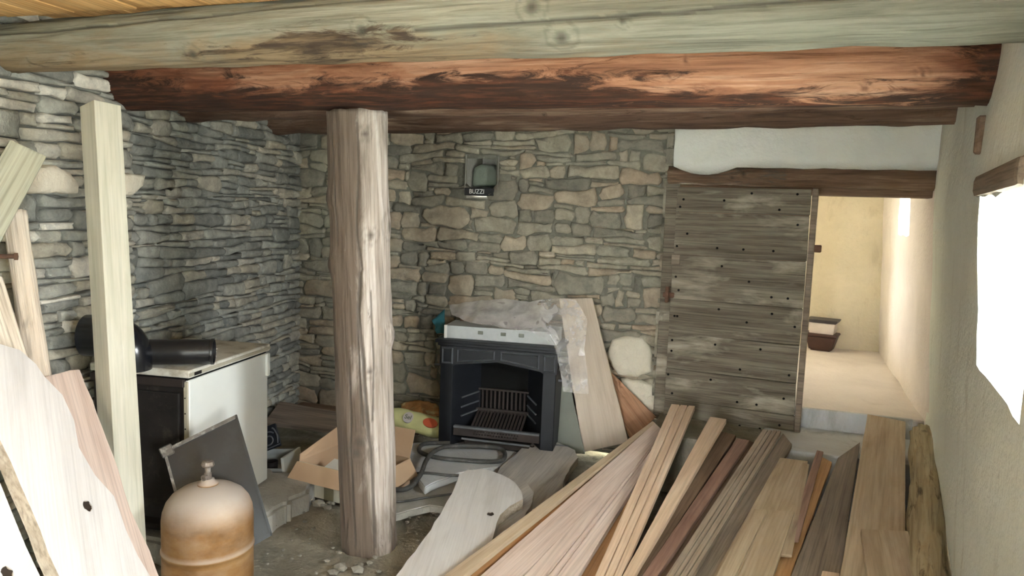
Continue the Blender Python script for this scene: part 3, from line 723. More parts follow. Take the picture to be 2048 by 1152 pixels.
# frieze: plate with gabled lower edge and four raised panel frames
zt = H - .04; zb_, zc = H - .165, H - .125
fr_o = [(-hw, zt), (-hw, zb_), (-hw + .085, zb_), (-hw + .1, zb_ + .01), (0, zc + .005), (hw - .1, zb_ + .01), (hw - .085, zb_), (hw, zb_), (hw, zt)]
def xz(bm, y):   # lay an XY prism into the XZ plane, its top at y
    for v in bm.verts: v.co = V((v.co.x, y - v.co.z, v.co.y))
    bmesh.ops.recalc_face_normals(bm, faces=bm.faces); return bm
fz = link('frieze', xz(prism(fr_o, .025, bev=.002), 0), 'iron', t)
def ring_frame(pts, wd, h):
    c = V((sum(p[0] for p in pts) / len(pts), sum(p[1] for p in pts) / len(pts))); inn = []
    n = len(pts)
    for i in range(n):
        p, a, b = V(pts[i]), V(pts[i - 1]), V(pts[(i + 1) % n]); e1 = (p - a).normalized(); e2 = (b - p).normalized()
        n1, n2 = V((-e1.y, e1.x)), V((-e2.y, e2.x))
        if n1.dot(c - p) < 0: n1, n2 = -n1, -n2
        q = (n1 + n2); inn.append(tuple(p + q * (wd / (1 + n1.dot(n2)))))
    bm = bmesh.new(); n = len(pts); mid_ = [tuple((V(a) + V(b)) / 2) for a, b in zip(pts, inn)]
    L = [[bm.verts.new((x, -hh, z)) for x, z in l] for l, hh in ((pts, 0), (mid_, h), (inn, 0))]
    for i in range(2):
        for k in range(n): bm.faces.new((L[i][k], L[i][(k + 1) % n], L[i + 1][(k + 1) % n], L[i + 1][k]))
    bmesh.ops.recalc_face_normals(bm, faces=bm.faces); return bm
g_ = .012
for pts in ([(-hw + g_, zt - g_), (-hw + .085, zt - g_), (-hw + .085, zb_ + g_), (-hw + g_, zb_ + g_)],
            [(-hw + .108, zt - g_), (-.016, zt - g_), (-.016, zc + .016), (-hw + .108, zb_ + .022)],
            [(.016, zt - g_), (hw - .108, zt - g_), (hw - .108, zb_ + .022), (.016, zc + .016)],
            [(hw - .085, zt - g_), (hw - g_, zt - g_), (hw - g_, zb_ + g_), (hw - .085, zb_ + g_)]):
    link('panel_moulding', ring_frame(pts, .012, .012), 'iron_hi', fz)
for s_ in (-1, 1):
    a, b = sorted((s_ * hw * .985, s_ * (hw - .085)))
    link('leg', box((a, 0, 0), (b, .30, zb_ + .01), .004), 'iron', t)
    # splayed cheek from the leg back to the fire plate, louvred
    bm = bmesh.new(); xa, xb = s_ * (hw - .085), s_ * (hw - .21)
    vs = [bm.verts.new(q) for q in ((xa, .004, 0), (xb, .20, 0), (xb, .20, zc + .02), (xa, .004, zb_ + .01), (xa - s_ * -.012, .015, 0), (xb - s_ * -.012, .215, 0), (xb - s_ * -.012, .215, zc + .02), (xa - s_ * -.012, .015, zb_ + .01))]
    for f in ((0, 1, 2, 3), (7, 6, 5, 4), (0, 4, 5, 1), (1, 5, 6, 2), (2, 6, 7, 3), (3, 7, 4, 0)): bm.faces.new([vs[k] for k in f])
    bmesh.ops.recalc_face_normals(bm, faces=bm.faces); ck = link('cheek', bm, 'iron', t)
    for k, zz in enumerate((.17, .225, .285)):
        bm = bmesh.new(); pa, pb_ = V((xa, .004, zz)).lerp(V((xb, .2, zz)), .30), V((xa, .004, zz + .018)).lerp(V((xb, .2, zz + .018)), .92)
        nn_ = V((-s_ * .84, -.54, 0)) * .010
        add_tube(bm, [pa + nn_ * .6, pb_ + nn_ * .6], .0055, 6); link('louvre', bm, 'iron_hi', ck)
link('fire_back', box((-hw + .08, .215, 0), (hw - .08, .25, zt), .003), 'soot', t)
link('hood', box((-hw + .08, .03, zt - .03), (hw - .08, .22, zt), .002), 'soot', t)
# grate: upright back bars, slotted sloping bed, perforated front
gx = hw - .20
bm = bmesh.new(); add_box(bm, (-gx, .185, .315), (gx, .20, .325))
for k in range(13):
    x = -gx + 2 * gx * k / 12; add_box(bm, (x - .006, .19, .17), (x + .006, .20, .32), .002)
link('back_bars', bm, 'iron_hi' if False else 'rustpan', t)
bm = bmesh.new()
for k in range(15):
    x = -gx + .01 + (2 * gx - .02) * k / 14
    vs = [bm.verts.new(q) for q in ((x - .006, .02, .125), (x + .006, .02, .125), (x + .006, .185, .195), (x - .006, .185, .195), (x - .006, .02, .112), (x + .006, .02, .112), (x + .006, .185, .182), (x - .006, .185, .182))]
    for f in ((0, 1, 2, 3), (7, 6, 5, 4), (0, 4, 5, 1), (1, 5, 6, 2), (2, 6, 7, 3), (3, 7, 4, 0)): bm.faces.new([vs[q] for q in f])
add_box(bm, (-gx - .01, .172, .176), (gx + .01, .19, .2), .002)
bmesh.ops.recalc_face_normals(bm, faces=bm.faces); link('grate_bars', bm, 'rustpan', t)
bm = bmesh.new(); add_box(bm, (-hw + .10, -.005, .112), (hw - .09, .022, .126), .002)
link('grate_rim', bm, 'iron_hi', t)
hs = []
for k in range(16):
    x = -gx + .03 + (2 * gx - .06) * k / 15
    for zz in (.083, .1): hs.append([(x + .0045 * math.cos(q * PI / 3) + (.008 if zz > .09 else 0), zz + .0045 * math.sin(q * PI / 3)) for q in range(6)])
link('perforated_front', xz(prism([(-hw + .1, .066), (hw - .09, .066), (hw - .09, .113), (-hw + .1, .113)], .006, hs), 0), 'rustpan', t)
link('front_rail', tube([(-hw + .16, -.02, .055), (hw - .14, -.02, .052)], .007, 8), 'iron_hi', t)
link('ash_pan', box((-hw + .17, .0, .005), (hw - .15, .2, .045), .004), 'rustpan', t)
for x, z in ((-hw - .03, H - .185), (hw + .03, H - .22), (hw + .03, .035)):
    link('pin', lathe([(.0075, 0), (.0075, .075), (.0, .078)] , 8, off=(x - .035, .10, z), axis='X'), 'iron_hi', t)
ftop = mwf @ V((0, 0, H))
# boxes and wrappings lying on the fireplace
a0, a1 = at(888, 676, z=ftop.z), at(1112, 692, z=ftop.z)
mwb = frame(a0.lerp(a1, .5) + V((0, .01, 0)), a1 - a0, (0, 0, 1)); bl = (a1 - a0).length / 2
t = thing('foam_box', 'long shallow grey-white box lying on top of the cast-iron fireplace', 'box', mw=mwb)
bm = box((-bl, 0, 0), (bl, .24, .078), .004, 2)
link('body', bm, 'poly', t)
for x in (-.12, .02, .13): link('slot', box((x - .016, -.002, .035), (x + .016, .004, .056), .002), 'hardboard', t)['label'] = 'dark slot'
link('end_strip', box((-bl - .004, -.006, 0), (-bl + .014, .01, .08), .002), 'paper', t)
o = link('wood_offcut', box((-.30, 0, 0), (.24, .12, .022), .003), 'w_brown', mw=frame(mwb @ V((.0, .19, .0785)), mwb.col[0].xyz + V((0, 0, .00)), (0, 0, 1)))
tag(o, 'brown wooden offcut under the plastic film on the grey-white box', 'board')
def crumple(name, mat, fn, nu, nv, amp, fr, seed, th=.0, ridge=False):
    bm = bmesh.new(); g = {}
    for i in range(nu + 1):
        for j in range(nv + 1):
            p = fn(i / nu, j / nv); q = p * fr + V((seed, seed * 2, 0))
            d = V((noise.noise(q), noise.noise(q + V((9, 3, 1))), noise.noise(q + V((3, 8, 7))))) + .5 * V((abs(noise.noise(q * 2.3)), noise.noise(q * 2.3 + V((5, 5, 5))), abs(noise.noise(q * 2.3 + V((1, 2, 3))))))
            if ridge:
                q = p * fr * .9 + V((seed, 3, 1)); w_ = V((.5 * noise.noise(q * .7), .5 * noise.noise(q * .7 + V((4, 4, 4))), 0))
                rg = (1 - 2.2 * abs(noise.noise(q + w_))) + .55 * (1 - 2.2 * abs(noise.noise(q * 2.1 + w_ * 2)))
                d = d * .35 + V((.1, -.75, .65)) * max(-.5, rg)
            g[i, j] = bm.verts.new(p + d * amp)
    for i in range(nu):
        for j in range(nv): bm.faces.new((g[i, j], g[i + 1, j], g[i + 1, j + 1], g[i, j + 1]))
    o = link(name, bm, mat, smooth=True)
    if th: md = o.modifiers.new('thick', 'SOLIDIFY'); md.thickness = th
    return o
def bil(pts):
    """surface through a grid of control points (rows along v)"""
    def f(u, v):
        nr_, nc = len(pts) - 1, len(pts[0]) - 1
        i = min(int(v * nr_), nr_ - 1); j = min(int(u * nc), nc - 1); a, b = v * nr_ - i, u * nc - j
        return (pts[i][j].lerp(pts[i][j + 1], b)).lerp(pts[i + 1][j].lerp(pts[i + 1][j + 1], b), a)
    return f
FY = mwb.translation.y
Q = lambda px, py, y: at(px, py, y=y)
film = crumple('plastic_sheet', 'film', bil([
    [Q(898, 612, FY + .22), Q(950, 604, FY + .22), Q(1010, 600, FY + .2), Q(1060, 606, FY + .16), Q(1105, 598, FY + .13), Q(1150, 600, FY + .11)],
    [Q(905, 632, FY + .08), Q(955, 630, FY + .08), Q(1010, 628, FY + .08), Q(1070, 628, FY + .06), Q(1120, 625, FY + .06), Q(1175, 640, FY + .06)],
    [Q(940, 648, FY - .02), Q(985, 650, FY - .02), Q(1030, 662, FY - .03), Q(1085, 655, FY - .04), Q(1130, 690, FY - .03), Q(1168, 700, FY - .02)],
    [Q(975, 652, FY - .03), Q(1010, 658, FY - .03), Q(1050, 662, FY - .04), Q(1100, 668, FY - .05), Q(1140, 740, FY - .04), Q(1175, 750, FY - .04)],
    [Q(1000, 656, FY - .035), Q(1030, 662, FY - .035), Q(1060, 664, FY - .045), Q(1110, 690, FY - .05), Q(1128, 785, FY - .05), Q(1178, 790, FY - .05)]]), 130, 90, .011, 6.0, 2, 0, True)
tag(film, 'crumpled clear plastic sheet draped over the grey-white box and hanging down its right side', 'plastic sheet')
o = crumple('plastic_scrap', 'teal', bil([[Q(866, 640, FY + .16), Q(888, 618, FY + .2)], [Q(872, 668, FY + .12), Q(892, 668, FY + .14)]]), 10, 14, .012, 18, 5, .002)
tag(o, 'small teal plastic scrap at the left end of the fireplace top', 'scrap')

# ------------------------------------------------------------------ boards leaning right of the fireplace
def board(name, quad, p, n, t, mat, label, cat='board', group=None, ext=0.0, jit=.0015, bev=.002, far_jit=0.0, grooves=(), seed=0, holes=(), sides=None, step=.08):
    """board from its outline: first edge quad[0]-quad[1] is one end, along the length quad[0]->quad[3]"""
    n = V(n).normalized(); P3 = [hit(px, py, p, n) for px, py in quad]
    x = ((P3[3] + P3[2]) - (P3[0] + P3[1])).normalized() if len(P3) == 4 else (P3[-1] - P3[0]).normalized()
    mw = frame((P3[0] + P3[1]) / 2, x, n); inv = mw.inverted(); loc = [(inv @ q) for q in P3]; loc = [(q.x, q.y) for q in loc]
    if ext and len(loc) == 4:
        for i, j in ((3, 0), (2, 1)):
            a, b = V(loc[i]), V(loc[j]); loc[i] = tuple(a + (a - b).normalized() * ext)
    if grooves:
        bm = bmesh.new(); L = loc; prof = [0.0]
        fr_ = [0.0] + [q for g0 in grooves for q in (g0 - .03, g0 - .012, g0 + .012, g0 + .03)] + [1.0]
        dz = [0.0] + [q for g0 in grooves for q in (0, -.009, -.009, 0)] + [0.0]
        ns = 12; rows = []
        for i in range(ns + 1):
            a, b = V(L[0]).lerp(V(L[3]), i / ns), V(L[1]).lerp(V(L[2]), i / ns)
            rows.append(([bm.verts.new((*a.lerp(b, f), z)) for f, z in zip(fr_, dz)], bm.verts.new((*a, -t)), bm.verts.new((*b, -t))))
        for (r0, a0_, b0_), (r1, a1_, b1_) in zip(rows, rows[1:]):
            for k in range(len(r0) - 1): bm.faces.new((r0[k], r0[k + 1], r1[k + 1], r1[k]))
            bm.faces.new((a0_, b0_, b1_, a1_)); bm.faces.new((r0[0], r1[0], a1_, a0_)); bm.faces.new((r0[-1], b0_, b1_, r1[-1]))
        for r0, a0_, b0_ in (rows[0], rows[-1]): bm.faces.new(r0 + [b0_, a0_])
        bmesh.ops.recalc_face_normals(bm, faces=bm.faces)
    else:
        out = densify(loc, step, jit, seed)
        hl = []
        for hx, hy, hr in holes:
            c = inv @ hit(hx, hy, p, n); hl.append([(c.x + hr * math.cos(q * PI / 7) * (1 + .15 * math.sin(q * 2.3)), c.y + hr * math.sin(q * PI / 7)) for q in range(14)])
        bm = prism(out, t, hl, bev=0 if hl else bev, mats=(0, 1 if sides else 0))
    o = link(name, bm, [mat, sides] if sides else mat, mw=mw)
    for hx, hy, hr in holes:
        c = inv @ hit(hx, hy, p, n)
        link('knot_hole', lathe([(.0, -.018), (hr * .7, -.016), (hr * 1.02, -.0015), (hr * 1.08, .0003), (hr * .98, -.002), (hr * .6, -.014), (.0, -.015)], 16, off=(c.x, c.y, 0)), 'knot', o, True)['label'] = 'dark knot hole'
    return tag(o, label, cat, group)
bn = V((.0, -1, .14)).normalized()
board('leaning_board', [(1118, 597), (1184, 596), (1256, 884), (1166, 905)], at(1180, 700, y=4.36), bn, .02, 'w_board', 'wide pale board leaning against the rubble wall right of the fireplace', 'board')
board('leaning_board', [(1190, 742), (1213, 736), (1312, 834), (1262, 880)], at(1250, 800, y=4.40), bn, .02, 'w_redboard', 'reddish board leaning on the wall behind the wide pale board', 'board')
o = board('hardboard_sheet', [(1108, 752), (1138, 762), (1170, 908), (1110, 905)], at(1130, 850, y=4.27), V((0, -1, .2)), .006, 'hardboard', 'green-grey thin sheet in the gap between fireplace and wide pale board', 'sheet')

# ------------------------------------------------------------------ cooker and what lies on it
cA, cB = at(362, 743, z=.80), at(523, 690, z=.80)
xs = (cA.x + cB.x) / 2; ya, yb = cA.y, cB.y; cz = .10
t = thing('kitchen_cooker', 'old white enamel cooker with a black front beside the left stone wall', 'cooker', ((xs - .26), (ya + yb) / 2, cz), math.atan2(-(cB.x - cA.x), cB.y - cA.y))
hd = (cB - cA).length / 2; X1 = .26; X0 = -.185
hh_ = .80 - cz
link('body', box((X0, -hd + .004, .03), (X1 - .006, hd, hh_ - .04), .004), 'cooker_blk', t)
bm = box((X1 - .008, -hd, .0), (X1 + .012, hd + .004, hh_ - .045), .009, 3); link('side_panel', bm, 'enamel', t)['label'] = 'white enamel side panel'
bm = box((X0 - .004, -hd - .012, hh_ - .034), (X1 + .02, hd + .012, hh_), .008, 3); tp = link('top_plate', bm, 'enamel_top', t); tp['label'] = 'dirty white enamel top'
link('edge_trim', box((X1 + .018, -hd - .01, hh_ - .026), (X1 + .0225, hd + .012, hh_ - .012), .001), 'edge_lt', tp)
link('badge', box((X1 + .0215, -hd + .02, hh_ - .027), (X1 + .0245, -hd + .07, hh_ - .013), .001), 'cooker_blk', tp)['label'] = 'small dark badge'
link('shadow_gap', box((X0, -hd + .0, hh_ - .046), (X1 + .004, hd, hh_ - .032), 0), 'soot', t)
link('corner_strip', box((X1 - .012, -hd - .006, .0), (X1 + .008, -hd + .004, hh_ - .05), .003), 'edge_lt', t)
for k in range(9): link('screw', box((X1 - .006, -hd - .009, .05 + k * .066), (X1 - .001, -hd - .005, .055 + k * .066), .001), 'soot', t)
link('front_door', box((X0 + .02, -hd - .012, .13), (X1 - .03, -hd + .006, hh_ - .1), .006, 2), 'cooker_blk', t)
link('front_ledge', box((X0, -hd - .06, .02), (X1 - .01, -hd + .01, .045), .004), 'cooker_blk', t)
link('hob_edge', box((X0, -hd - .016, hh_ - .075), (X1 - .006, -hd + .004, hh_ - .04), .003), 'rustpan', t)
bm = box((X1 + .008, hd - .02, hh_ - .16), (X1 + .024, hd + .008, hh_ - .045), .004); link('hinge_cover', bm, 'enamel', t)
for sx in (X0 + .04, X1 - .05):
    for sy in (-hd + .05, hd - .05): link('foot', box((sx - .02, sy - .02, -.015), (sx + .02, sy + .02, .035), .004), 'soot', t)
# stone plinth under it
bm = prism(densify([(-2.66, 2.33), (-2.12, 2.35), (-2.02, 2.6), (-2.0, 3.0), (-2.05, 3.2), (-2.82, 3.25)], .05, .02, 3), .13, z0=.087, bev=.018)
tag(link('stone_plinth', bm, 'flag', smooth=False), 'low flat stone plinth under the enamel cooker', 'plinth')
# black flue pipe lying on the top
ptop = .802
c0, c1 = at(300, 668, d=3.06), at(428, 671, d=3.12)
rp = .053; c0.z = c1.z = ptop + rp + .006
bm = bmesh.new(); n_ = 32
mwq = frame(c0, c1 - c0, (0, 0, 1)); LL = (c1 - c0).length
lathe([(rp - .003, -.08), (rp, -.08), (rp, LL - .012), (rp + .003, LL - .01), (rp + .003, LL), (rp - .003, LL), (rp - .004, -.07), (.0, -.06)], 32, bm, axis='X')
o = link('flue_pipe', bm, 'pipe', smooth=True, mw=mwq); md = o.modifiers.new('split', 'EDGE_SPLIT'); md.split_angle = .6
tag(o, 'short open black flue pipe lying on top of the enamel cooker', 'pipe')
ec = at(258, 705, d=2.98); ez = ptop + .004
pts = [(0, 0, 0), (0, 0, .05), (-.006, 0, .085), (-.03, 0, .115), (-.07, 0, .13), (-.12, 0, .133), (-.17, 0, .133)]
bm = tube(smooth_path(pts, 5), .085, 32); 
o = link('flue_elbow', bm, 'gloss', smooth=True, mw=frame(V((ec.x, ec.y, ez)), RT * V((1, 1, 0)), (0, 0, 1)))
o.modifiers.new('split', 'EDGE_SPLIT').split_angle = .9
tag(o, 'glossy black flue elbow on the cooker, half hidden by the square timber', 'pipe elbow')
r = random.Random(4); bm = bmesh.new()
for k in range(60):
    q = at(r.uniform(300, 440), r.uniform(694, 716), z=ptop + .003)
    if q.x > xs - .01: continue
    s_ = r.uniform(.002, .008); rr_ = bmesh.ops.create_icosphere(bm, subdivisions=1, radius=s_)
    for v in rr_['verts']: v.co = V((v.co.x * r.uniform(.6, 1.5), v.co.y, v.co.z * .5)) + q
o = link('crumbled_plaster', bm, 'paper'); o['kind'] = 'stuff'; tag(o, 'crumbs of plaster scattered before the black pipe on the cooker top', 'debris')

# ------------------------------------------------------------------ square timber
tt, tb = at(201, 213, d=2.62), at(252, 1100, d=2.58)
dr0 = (tb - tt).normalized(); tb = tt + dr0 * ((tt.z + .02) / -dr0.z)
tv = V((EYE.x - tt.x, EYE.y - tt.y, 0)).normalized()
rotv = Matrix.Rotation(math.radians(28), 3, 'Z') @ tv
mwt = frame(tb, tt - tb, rotv)
L_ = (tt - tb).length; sz = .048
bm = box((0, -sz, -sz), (L_, sz, sz), .003, 2)
for v in bm.verts:
    if v.co.x > L_ - .01: v.co.x += .012 * noise.noise(v.co * 30)
o = link('square_timber', bm, 'timber', mw=mwt)
tag(o, 'upright squared pale timber standing before the left stone wall', 'post')

# ------------------------------------------------------------------ slabs and poles leaning at the left
p1, p2, p3 = at(300, 1152, d=2.12), at(90, 750, d=2.2), at(120, 1152, d=1.82)
n1 = (p2 - p1).cross(p3 - p1).normalized(); n1 = n1 if n1.dot(EYE - p1) > 0 else -n1
def leaner(name, outline, p, n, t, mat, label, holes=(), side='bark_edge', jit=.004, cat='slab', step=.05, seed=1, down=(0, 0)):
    return board(name, outline, p, n, t, mat, label, cat, None, 0, jit, .003, seed=seed, holes=holes, sides=side, step=step)
leaner('live_edge_slab', [(-150, 560), (-40, 640), (0, 688), (40, 700), (72, 728), (88, 752), (125, 790), (148, 840), (158, 895), (190, 950), (228, 992), (252, 1060), (275, 1110), (300, 1152), (420, 1420), (260, 1500), (118, 1152), (60, 1012), (0, 880), (-150, 700)], p1, n1, .034, 'white_slab',
       'large bleached live-edge slab with a dark knot hole leaning at far left', holes=[(175, 1012, .0165)], seed=2)
p4 = p1 + n1 * .11
leaner('live_edge_slab', [(-60, 830), (0, 965), (30, 1040), (80, 1152), (180, 1400), (40, 1500), (-120, 1152), (-160, 900)], p4, n1, .03, 'white_slab', 'second bleached slab leaning in front of the large one, at the lower left corner', holes=[(14, 1146, .015)], seed=3)
p5 = p1 - n1 * .10
leaner('waney_board', [(92, 752), (122, 745), (160, 738), (172, 770), (186, 800), (215, 880), (238, 940), (262, 1020), (300, 1100), (330, 1180), (440, 1440), (330, 1500), (240, 1200), (120, 860)], p5, n1, .03, 'w_pink', 'pinkish waney board with a ragged top end behind the large bleached slab', seed=4, side='bark_edge')
a, b = at(28, 425, d=2.45), at(78, 760, d=2.4); dd = (b - a).normalized(); b = a + dd * ((a.z - .03) / -dd.z)
o = log('peeled_pole', b, a, .042, .034, 'pole', 15, 28, .02, [(1.1, 1.2, .02, .004), (.8, 1.8, .02, .004)], rough=.008, up=tv)
tag(o, 'knotty peeled pole leaning against the left wall behind the large slab', 'pole')
a, b = at(55, 300, d=2.40), at(-40, 470, d=2.25)
o = link('grey_plank_end', box((0, -.055, -.02), ((b - a).length * 1.6, .055, .02), .006, 2), 'w_moss', mw=frame(a, b - a, (EYE - a).normalized()))
tag(o, 'greyed plank end sloping down at the left edge before the stone wall', 'plank')
a, b = at(-25, 560, d=2.32), at(38, 760, d=2.3); dd = (b - a).normalized(); b = a + dd * ((a.z - .02) / -dd.z)
o = link('narrow_board', box((0, -.04, -.012), ((b - a).length, .04, .012), .003), 'pole', mw=frame(b, a - b, tv))
tag(o, 'narrow weathered board at the left edge beside the peeled pole', 'board')
a, b = at(-60, 512, d=2.30), at(33, 513, d=2.36)
t = thing('rusty_bolt', 'rusty bolt sticking in from the left edge before the peeled pole', 'bolt', mw=frame(a, b - a, (0, 0, 1)))
link('shank', tube([(0, 0, 0), ((b - a).length - .006, 0, 0)], .0075, 10), 'rust', t); link('head', lathe([(.0, (b - a).length + .006), (.013, (b - a).length + .004), (.013, (b - a).length - .006), (.0, (b - a).length - .008)], 6, axis='X'), 'rust', t)

# ------------------------------------------------------------------ gas bottle
gc = at(416, 976, d=2.62); R_ = .155
t = thing('gas_bottle', 'dusty ochre steel gas bottle standing at lower left', 'gas bottle', (gc.x, gc.y, 0))
zt_ = at(416, 968, d=2.62).z
prof = [(.12, .0), (.135, .004), (.142, .02), (R_ - .006, .05), (R_, .09), (R_, zt_ - .25), (R_, zt_ - .235), (R_ + .003, zt_ - .232), (R_ + .003, zt_ - .224), (R_, zt_ - .22), (R_, zt_ - .205), (R_, zt_ - .13), (R_, zt_ - .115), (R_ - .004, zt_ - .088), (R_ - .014, zt_ - .06), (R_ - .032, zt_ - .036), (R_ - .06, zt_ - .017), (R_ - .09, zt_ - .007), (.05, zt_ - .001), (.035, zt_)]
link('shell', lathe(prof, 56), 'bottle', t, True)
link('neck_collar', lathe([(.036, zt_ - .003), (.036, zt_ + .006), (.024, zt_ + .012), (.022, zt_ + .02)], 20), 'bottle', t, True)
vb = bmesh.new(); lathe([(.013, zt_ + .015), (.013, zt_ + .04), (.010, zt_ + .045), (.010, zt_ + .062), (.007, zt_ + .064)], 14, vb)
vv = link('valve', vb, 'brass', t)
link('outlet', lathe([(.008, 0), (.008, .018), (.011, .019), (.011, .036), (.005, .036), (.005, .03), (.0, .03)], 10, off=(0, -.012, zt_ + .03), axis='Y'), 'brass', vv).scale = (1, -1, 1)
hb = bmesh.new(); lathe([(.006, zt_ + .062), (.02, zt_ + .066), (.023, zt_ + .072), (.02, zt_ + .084), (.012, zt_ + .088), (.0, zt_ + .088)], 10, hb)
link('handwheel', hb, 'brass', vv)
# ------------------------------------------------------------------ dark tray leaning between bottle and cooker
C2 = at(474, 829, d=2.96); C1 = at(326, 901, d=2.84); C3 = at(545, 1070, d=2.86); C4 = C1 + C3 - C2
x_ = (C2 - C1); y_ = (C3 - C2); nrm = x_.cross(y_).normalized()
if nrm.dot(EYE - C1) < 0: nrm = -nrm
W_, H_ = x_.length, y_.length
mwt = frame(C1, x_, nrm)
t = thing('metal_tray', 'dark square metal oven tray leaning tilted between gas bottle and cooker', 'tray', mw=mwt)
inv = mwt.inverted(); q3 = inv @ C3; sk = q3.x - W_; sy = q3.y
P = lambda u, v: (u * W_ + v * sk, v * sy)
bm = bmesh.new(); prism([P(0, 0), P(1, 0), P(1, 1), P(0, 1)], .006, bm=bm); link('pan', bm, 'tray', t)
for u0, v0, u1, v1 in ((0, 0, .035, 1), (.965, 0, 1, 1), (0, 0, 1, .03), (0, .97, 1, 1)):
    link('rim', prism([P(u0, v0), P(u1, v0), P(u1, v1), P(u0, v1)], .022, z0=.012, bev=.002), 'tray_rim' if u1 < .5 or v1 < .5 else 'tray', t)
link('clip', box((-.012, -.03, -.01), (.035, .012, .014), .004), 'tray_rim', t)
# ------------------------------------------------------------------ pieces right of the cooker
pc = at(524, 880, y=3.36)
a, b = at(524, 862, y=3.32), at(566, 846, y=3.36)
t = thing('cast_iron_plate', 'dark ornamental cast-iron plate with a raised scroll beside the cooker', 'iron plate', mw=frame(at(545, 898, y=3.34), b - a, V((0, -1, .25))))
link('plate', box((-.11, 0, -.006), (.055, .13, .006), .003), 'iron', t)
sc = []
for k in range(40):
    q = k / 39; rr_ = .045 * (1 - q * .75); sc.append((-.005 + rr_ * math.cos(q * 9 + .6), .055 + rr_ * math.sin(q * 9 + .6), .008))
bm = tube(sc, .004, 6); add_tube(bm, smooth_path([(.04, .02, .008), (.048, .06, .008), (.04, .1, .008), (.03, .11, .008)], 5), .004, 6); add_tube(bm, smooth_path([(-.1, .01, .008), (-.03, .008, .008), (.05, .012, .008)], 4), .003, 6)
link('scroll', bm, 'iron_hi', t)
e0, e1 = at(515, 964, y=3.25), at(570, 964, y=3.27)
t = thing('enamel_drawer', 'small white enamel drawer end lying beside the cooker on the floor', 'drawer', mw=frame(V((e1.x, e1.y, max(.03, e1.z))), e1 - e0, (0, 0, 1)))
link('tray_body', box((-.22, .01, 0), (-.012, .2, .012), .002), 'enamel_top', t); link('back_panel', box((-.22, .19, 0), (-.004, .2, .1), .003), 'poly', t)
link('front_panel', box((-.016, 0, 0), (0, .2, .11), .004, 2), 'enamel', t); link('rail', box((-.2, .0, .0), (-.016, .012, .05), .002), 'poly', t)
link('cup', lathe([(.03, .012), (.036, .06), (.032, .06), (.026, .016), (.0, .016)], 18, off=(-.13, .1, 0)), 'cooker_blk', t, True)
# ------------------------------------------------------------------ cardboard box
b0, b1 = at(598, 985, z=.0), at(672, 1004, z=.0)
bd = (b1 - b0).normalized(); t = thing('cardboard_box', 'open cardboard box with folded flaps on the floor behind the round post', 'box', mw=frame(b0, b1 - b0, (0, 0, 1)))
bw, bdp, bh = .46, .34, .17
def sheet(pts, th=.004, mat='card'):
    pts = [V(p) for p in pts]; n = (pts[1] - pts[0]).cross(pts[2] - pts[0]).normalized() * th; bm = bmesh.new()
    a = [bm.verts.new(p) for p in pts]; b = [bm.verts.new(p + n) for p in pts]; k = len(pts)
    bm.faces.new(a); bm.faces.new(b[::-1])
    for i in range(k): bm.faces.new((a[i], b[i], b[(i + 1) % k], a[(i + 1) % k]))
    bmesh.ops.recalc_face_normals(bm, faces=bm.faces); return bm
link('bottom', box((0, 0, .002), (bw, bdp, .008), 0), 'card_in', t)
link('front_wall', sheet([(0, 0, 0), (bw, 0, 0), (bw, 0, bh), (0, 0, bh)]), 'card_lo', t)['label'] = 'pale printed front wall'
link('left_wall', sheet([(0, 0, 0), (0, bdp, 0), (0, bdp, bh), (0, 0, bh)]), 'card', t)
link('right_wall', sheet([(bw, 0, 0), (bw, bdp, 0), (bw, bdp, bh), (bw, 0, bh)]), 'card', t)
link('back_wall', sheet([(0, bdp, 0), (bw, bdp, 0), (bw, bdp, bh), (0, bdp, bh)]), 'card_in', t)
link('front_flap', sheet([(-.01, -.004, bh), (bw, -.004, bh), (bw, -.045, bh - .085), (-.04, -.045, bh - .085)]), 'card', t)['label'] = 'front flap folded down'
link('left_flap', sheet([(0, 0, bh), (0, bdp, bh), (-.02, bdp + .12, bh + .13), (-.015, .02, bh + .03)]), 'card', t)
link('back_flap', sheet([(0, bdp, bh), (bw, bdp, bh), (bw - .02, bdp + .08, bh + .13), (.0, bdp + .10, bh + .12)]), 'card', t)
link('right_flap', sheet([(bw, .0, bh), (bw, bdp, bh), (bw + .05, bdp + .01, bh - .09), (bw + .05, -.01, bh - .09)]), 'card', t)
link('tape_strip', box((.17, -.006, .0), (.23, -.001, bh - .1), .0), 'tape', t)
o = link('white_leaflet', box((0, 0, 0), (.13, .09, .003), 0), 'paper', mw=t.matrix_world @ (Matrix.Translation((.12, .05, bh - .03)) @ Matrix.Rotation(.25, 4, 'X')))
tag(o, 'white leaflet lying in the open cardboard box', 'leaflet')
# plank along the foot of the back wall
board('floor_plank', [(700, 828), (690, 862), (528, 845), (560, 802)], at(620, 850, z=.11), V((.0, -.35, .9)), .03, 'w_dgrey', 'dusty brown plank lying in the far left corner at the wall foot', 'plank', seed=5)
o = link('corner_beam', box((0, -.05, 0), (.95, .06, .10), .008, 2), 'w_brown', mw=frame(V((-2.95, 4.36, .0)), (1, .02, 0), (0, 0, 1)))
tag(o, 'dark beam lying along the foot of the rubble wall behind the plank', 'beam')
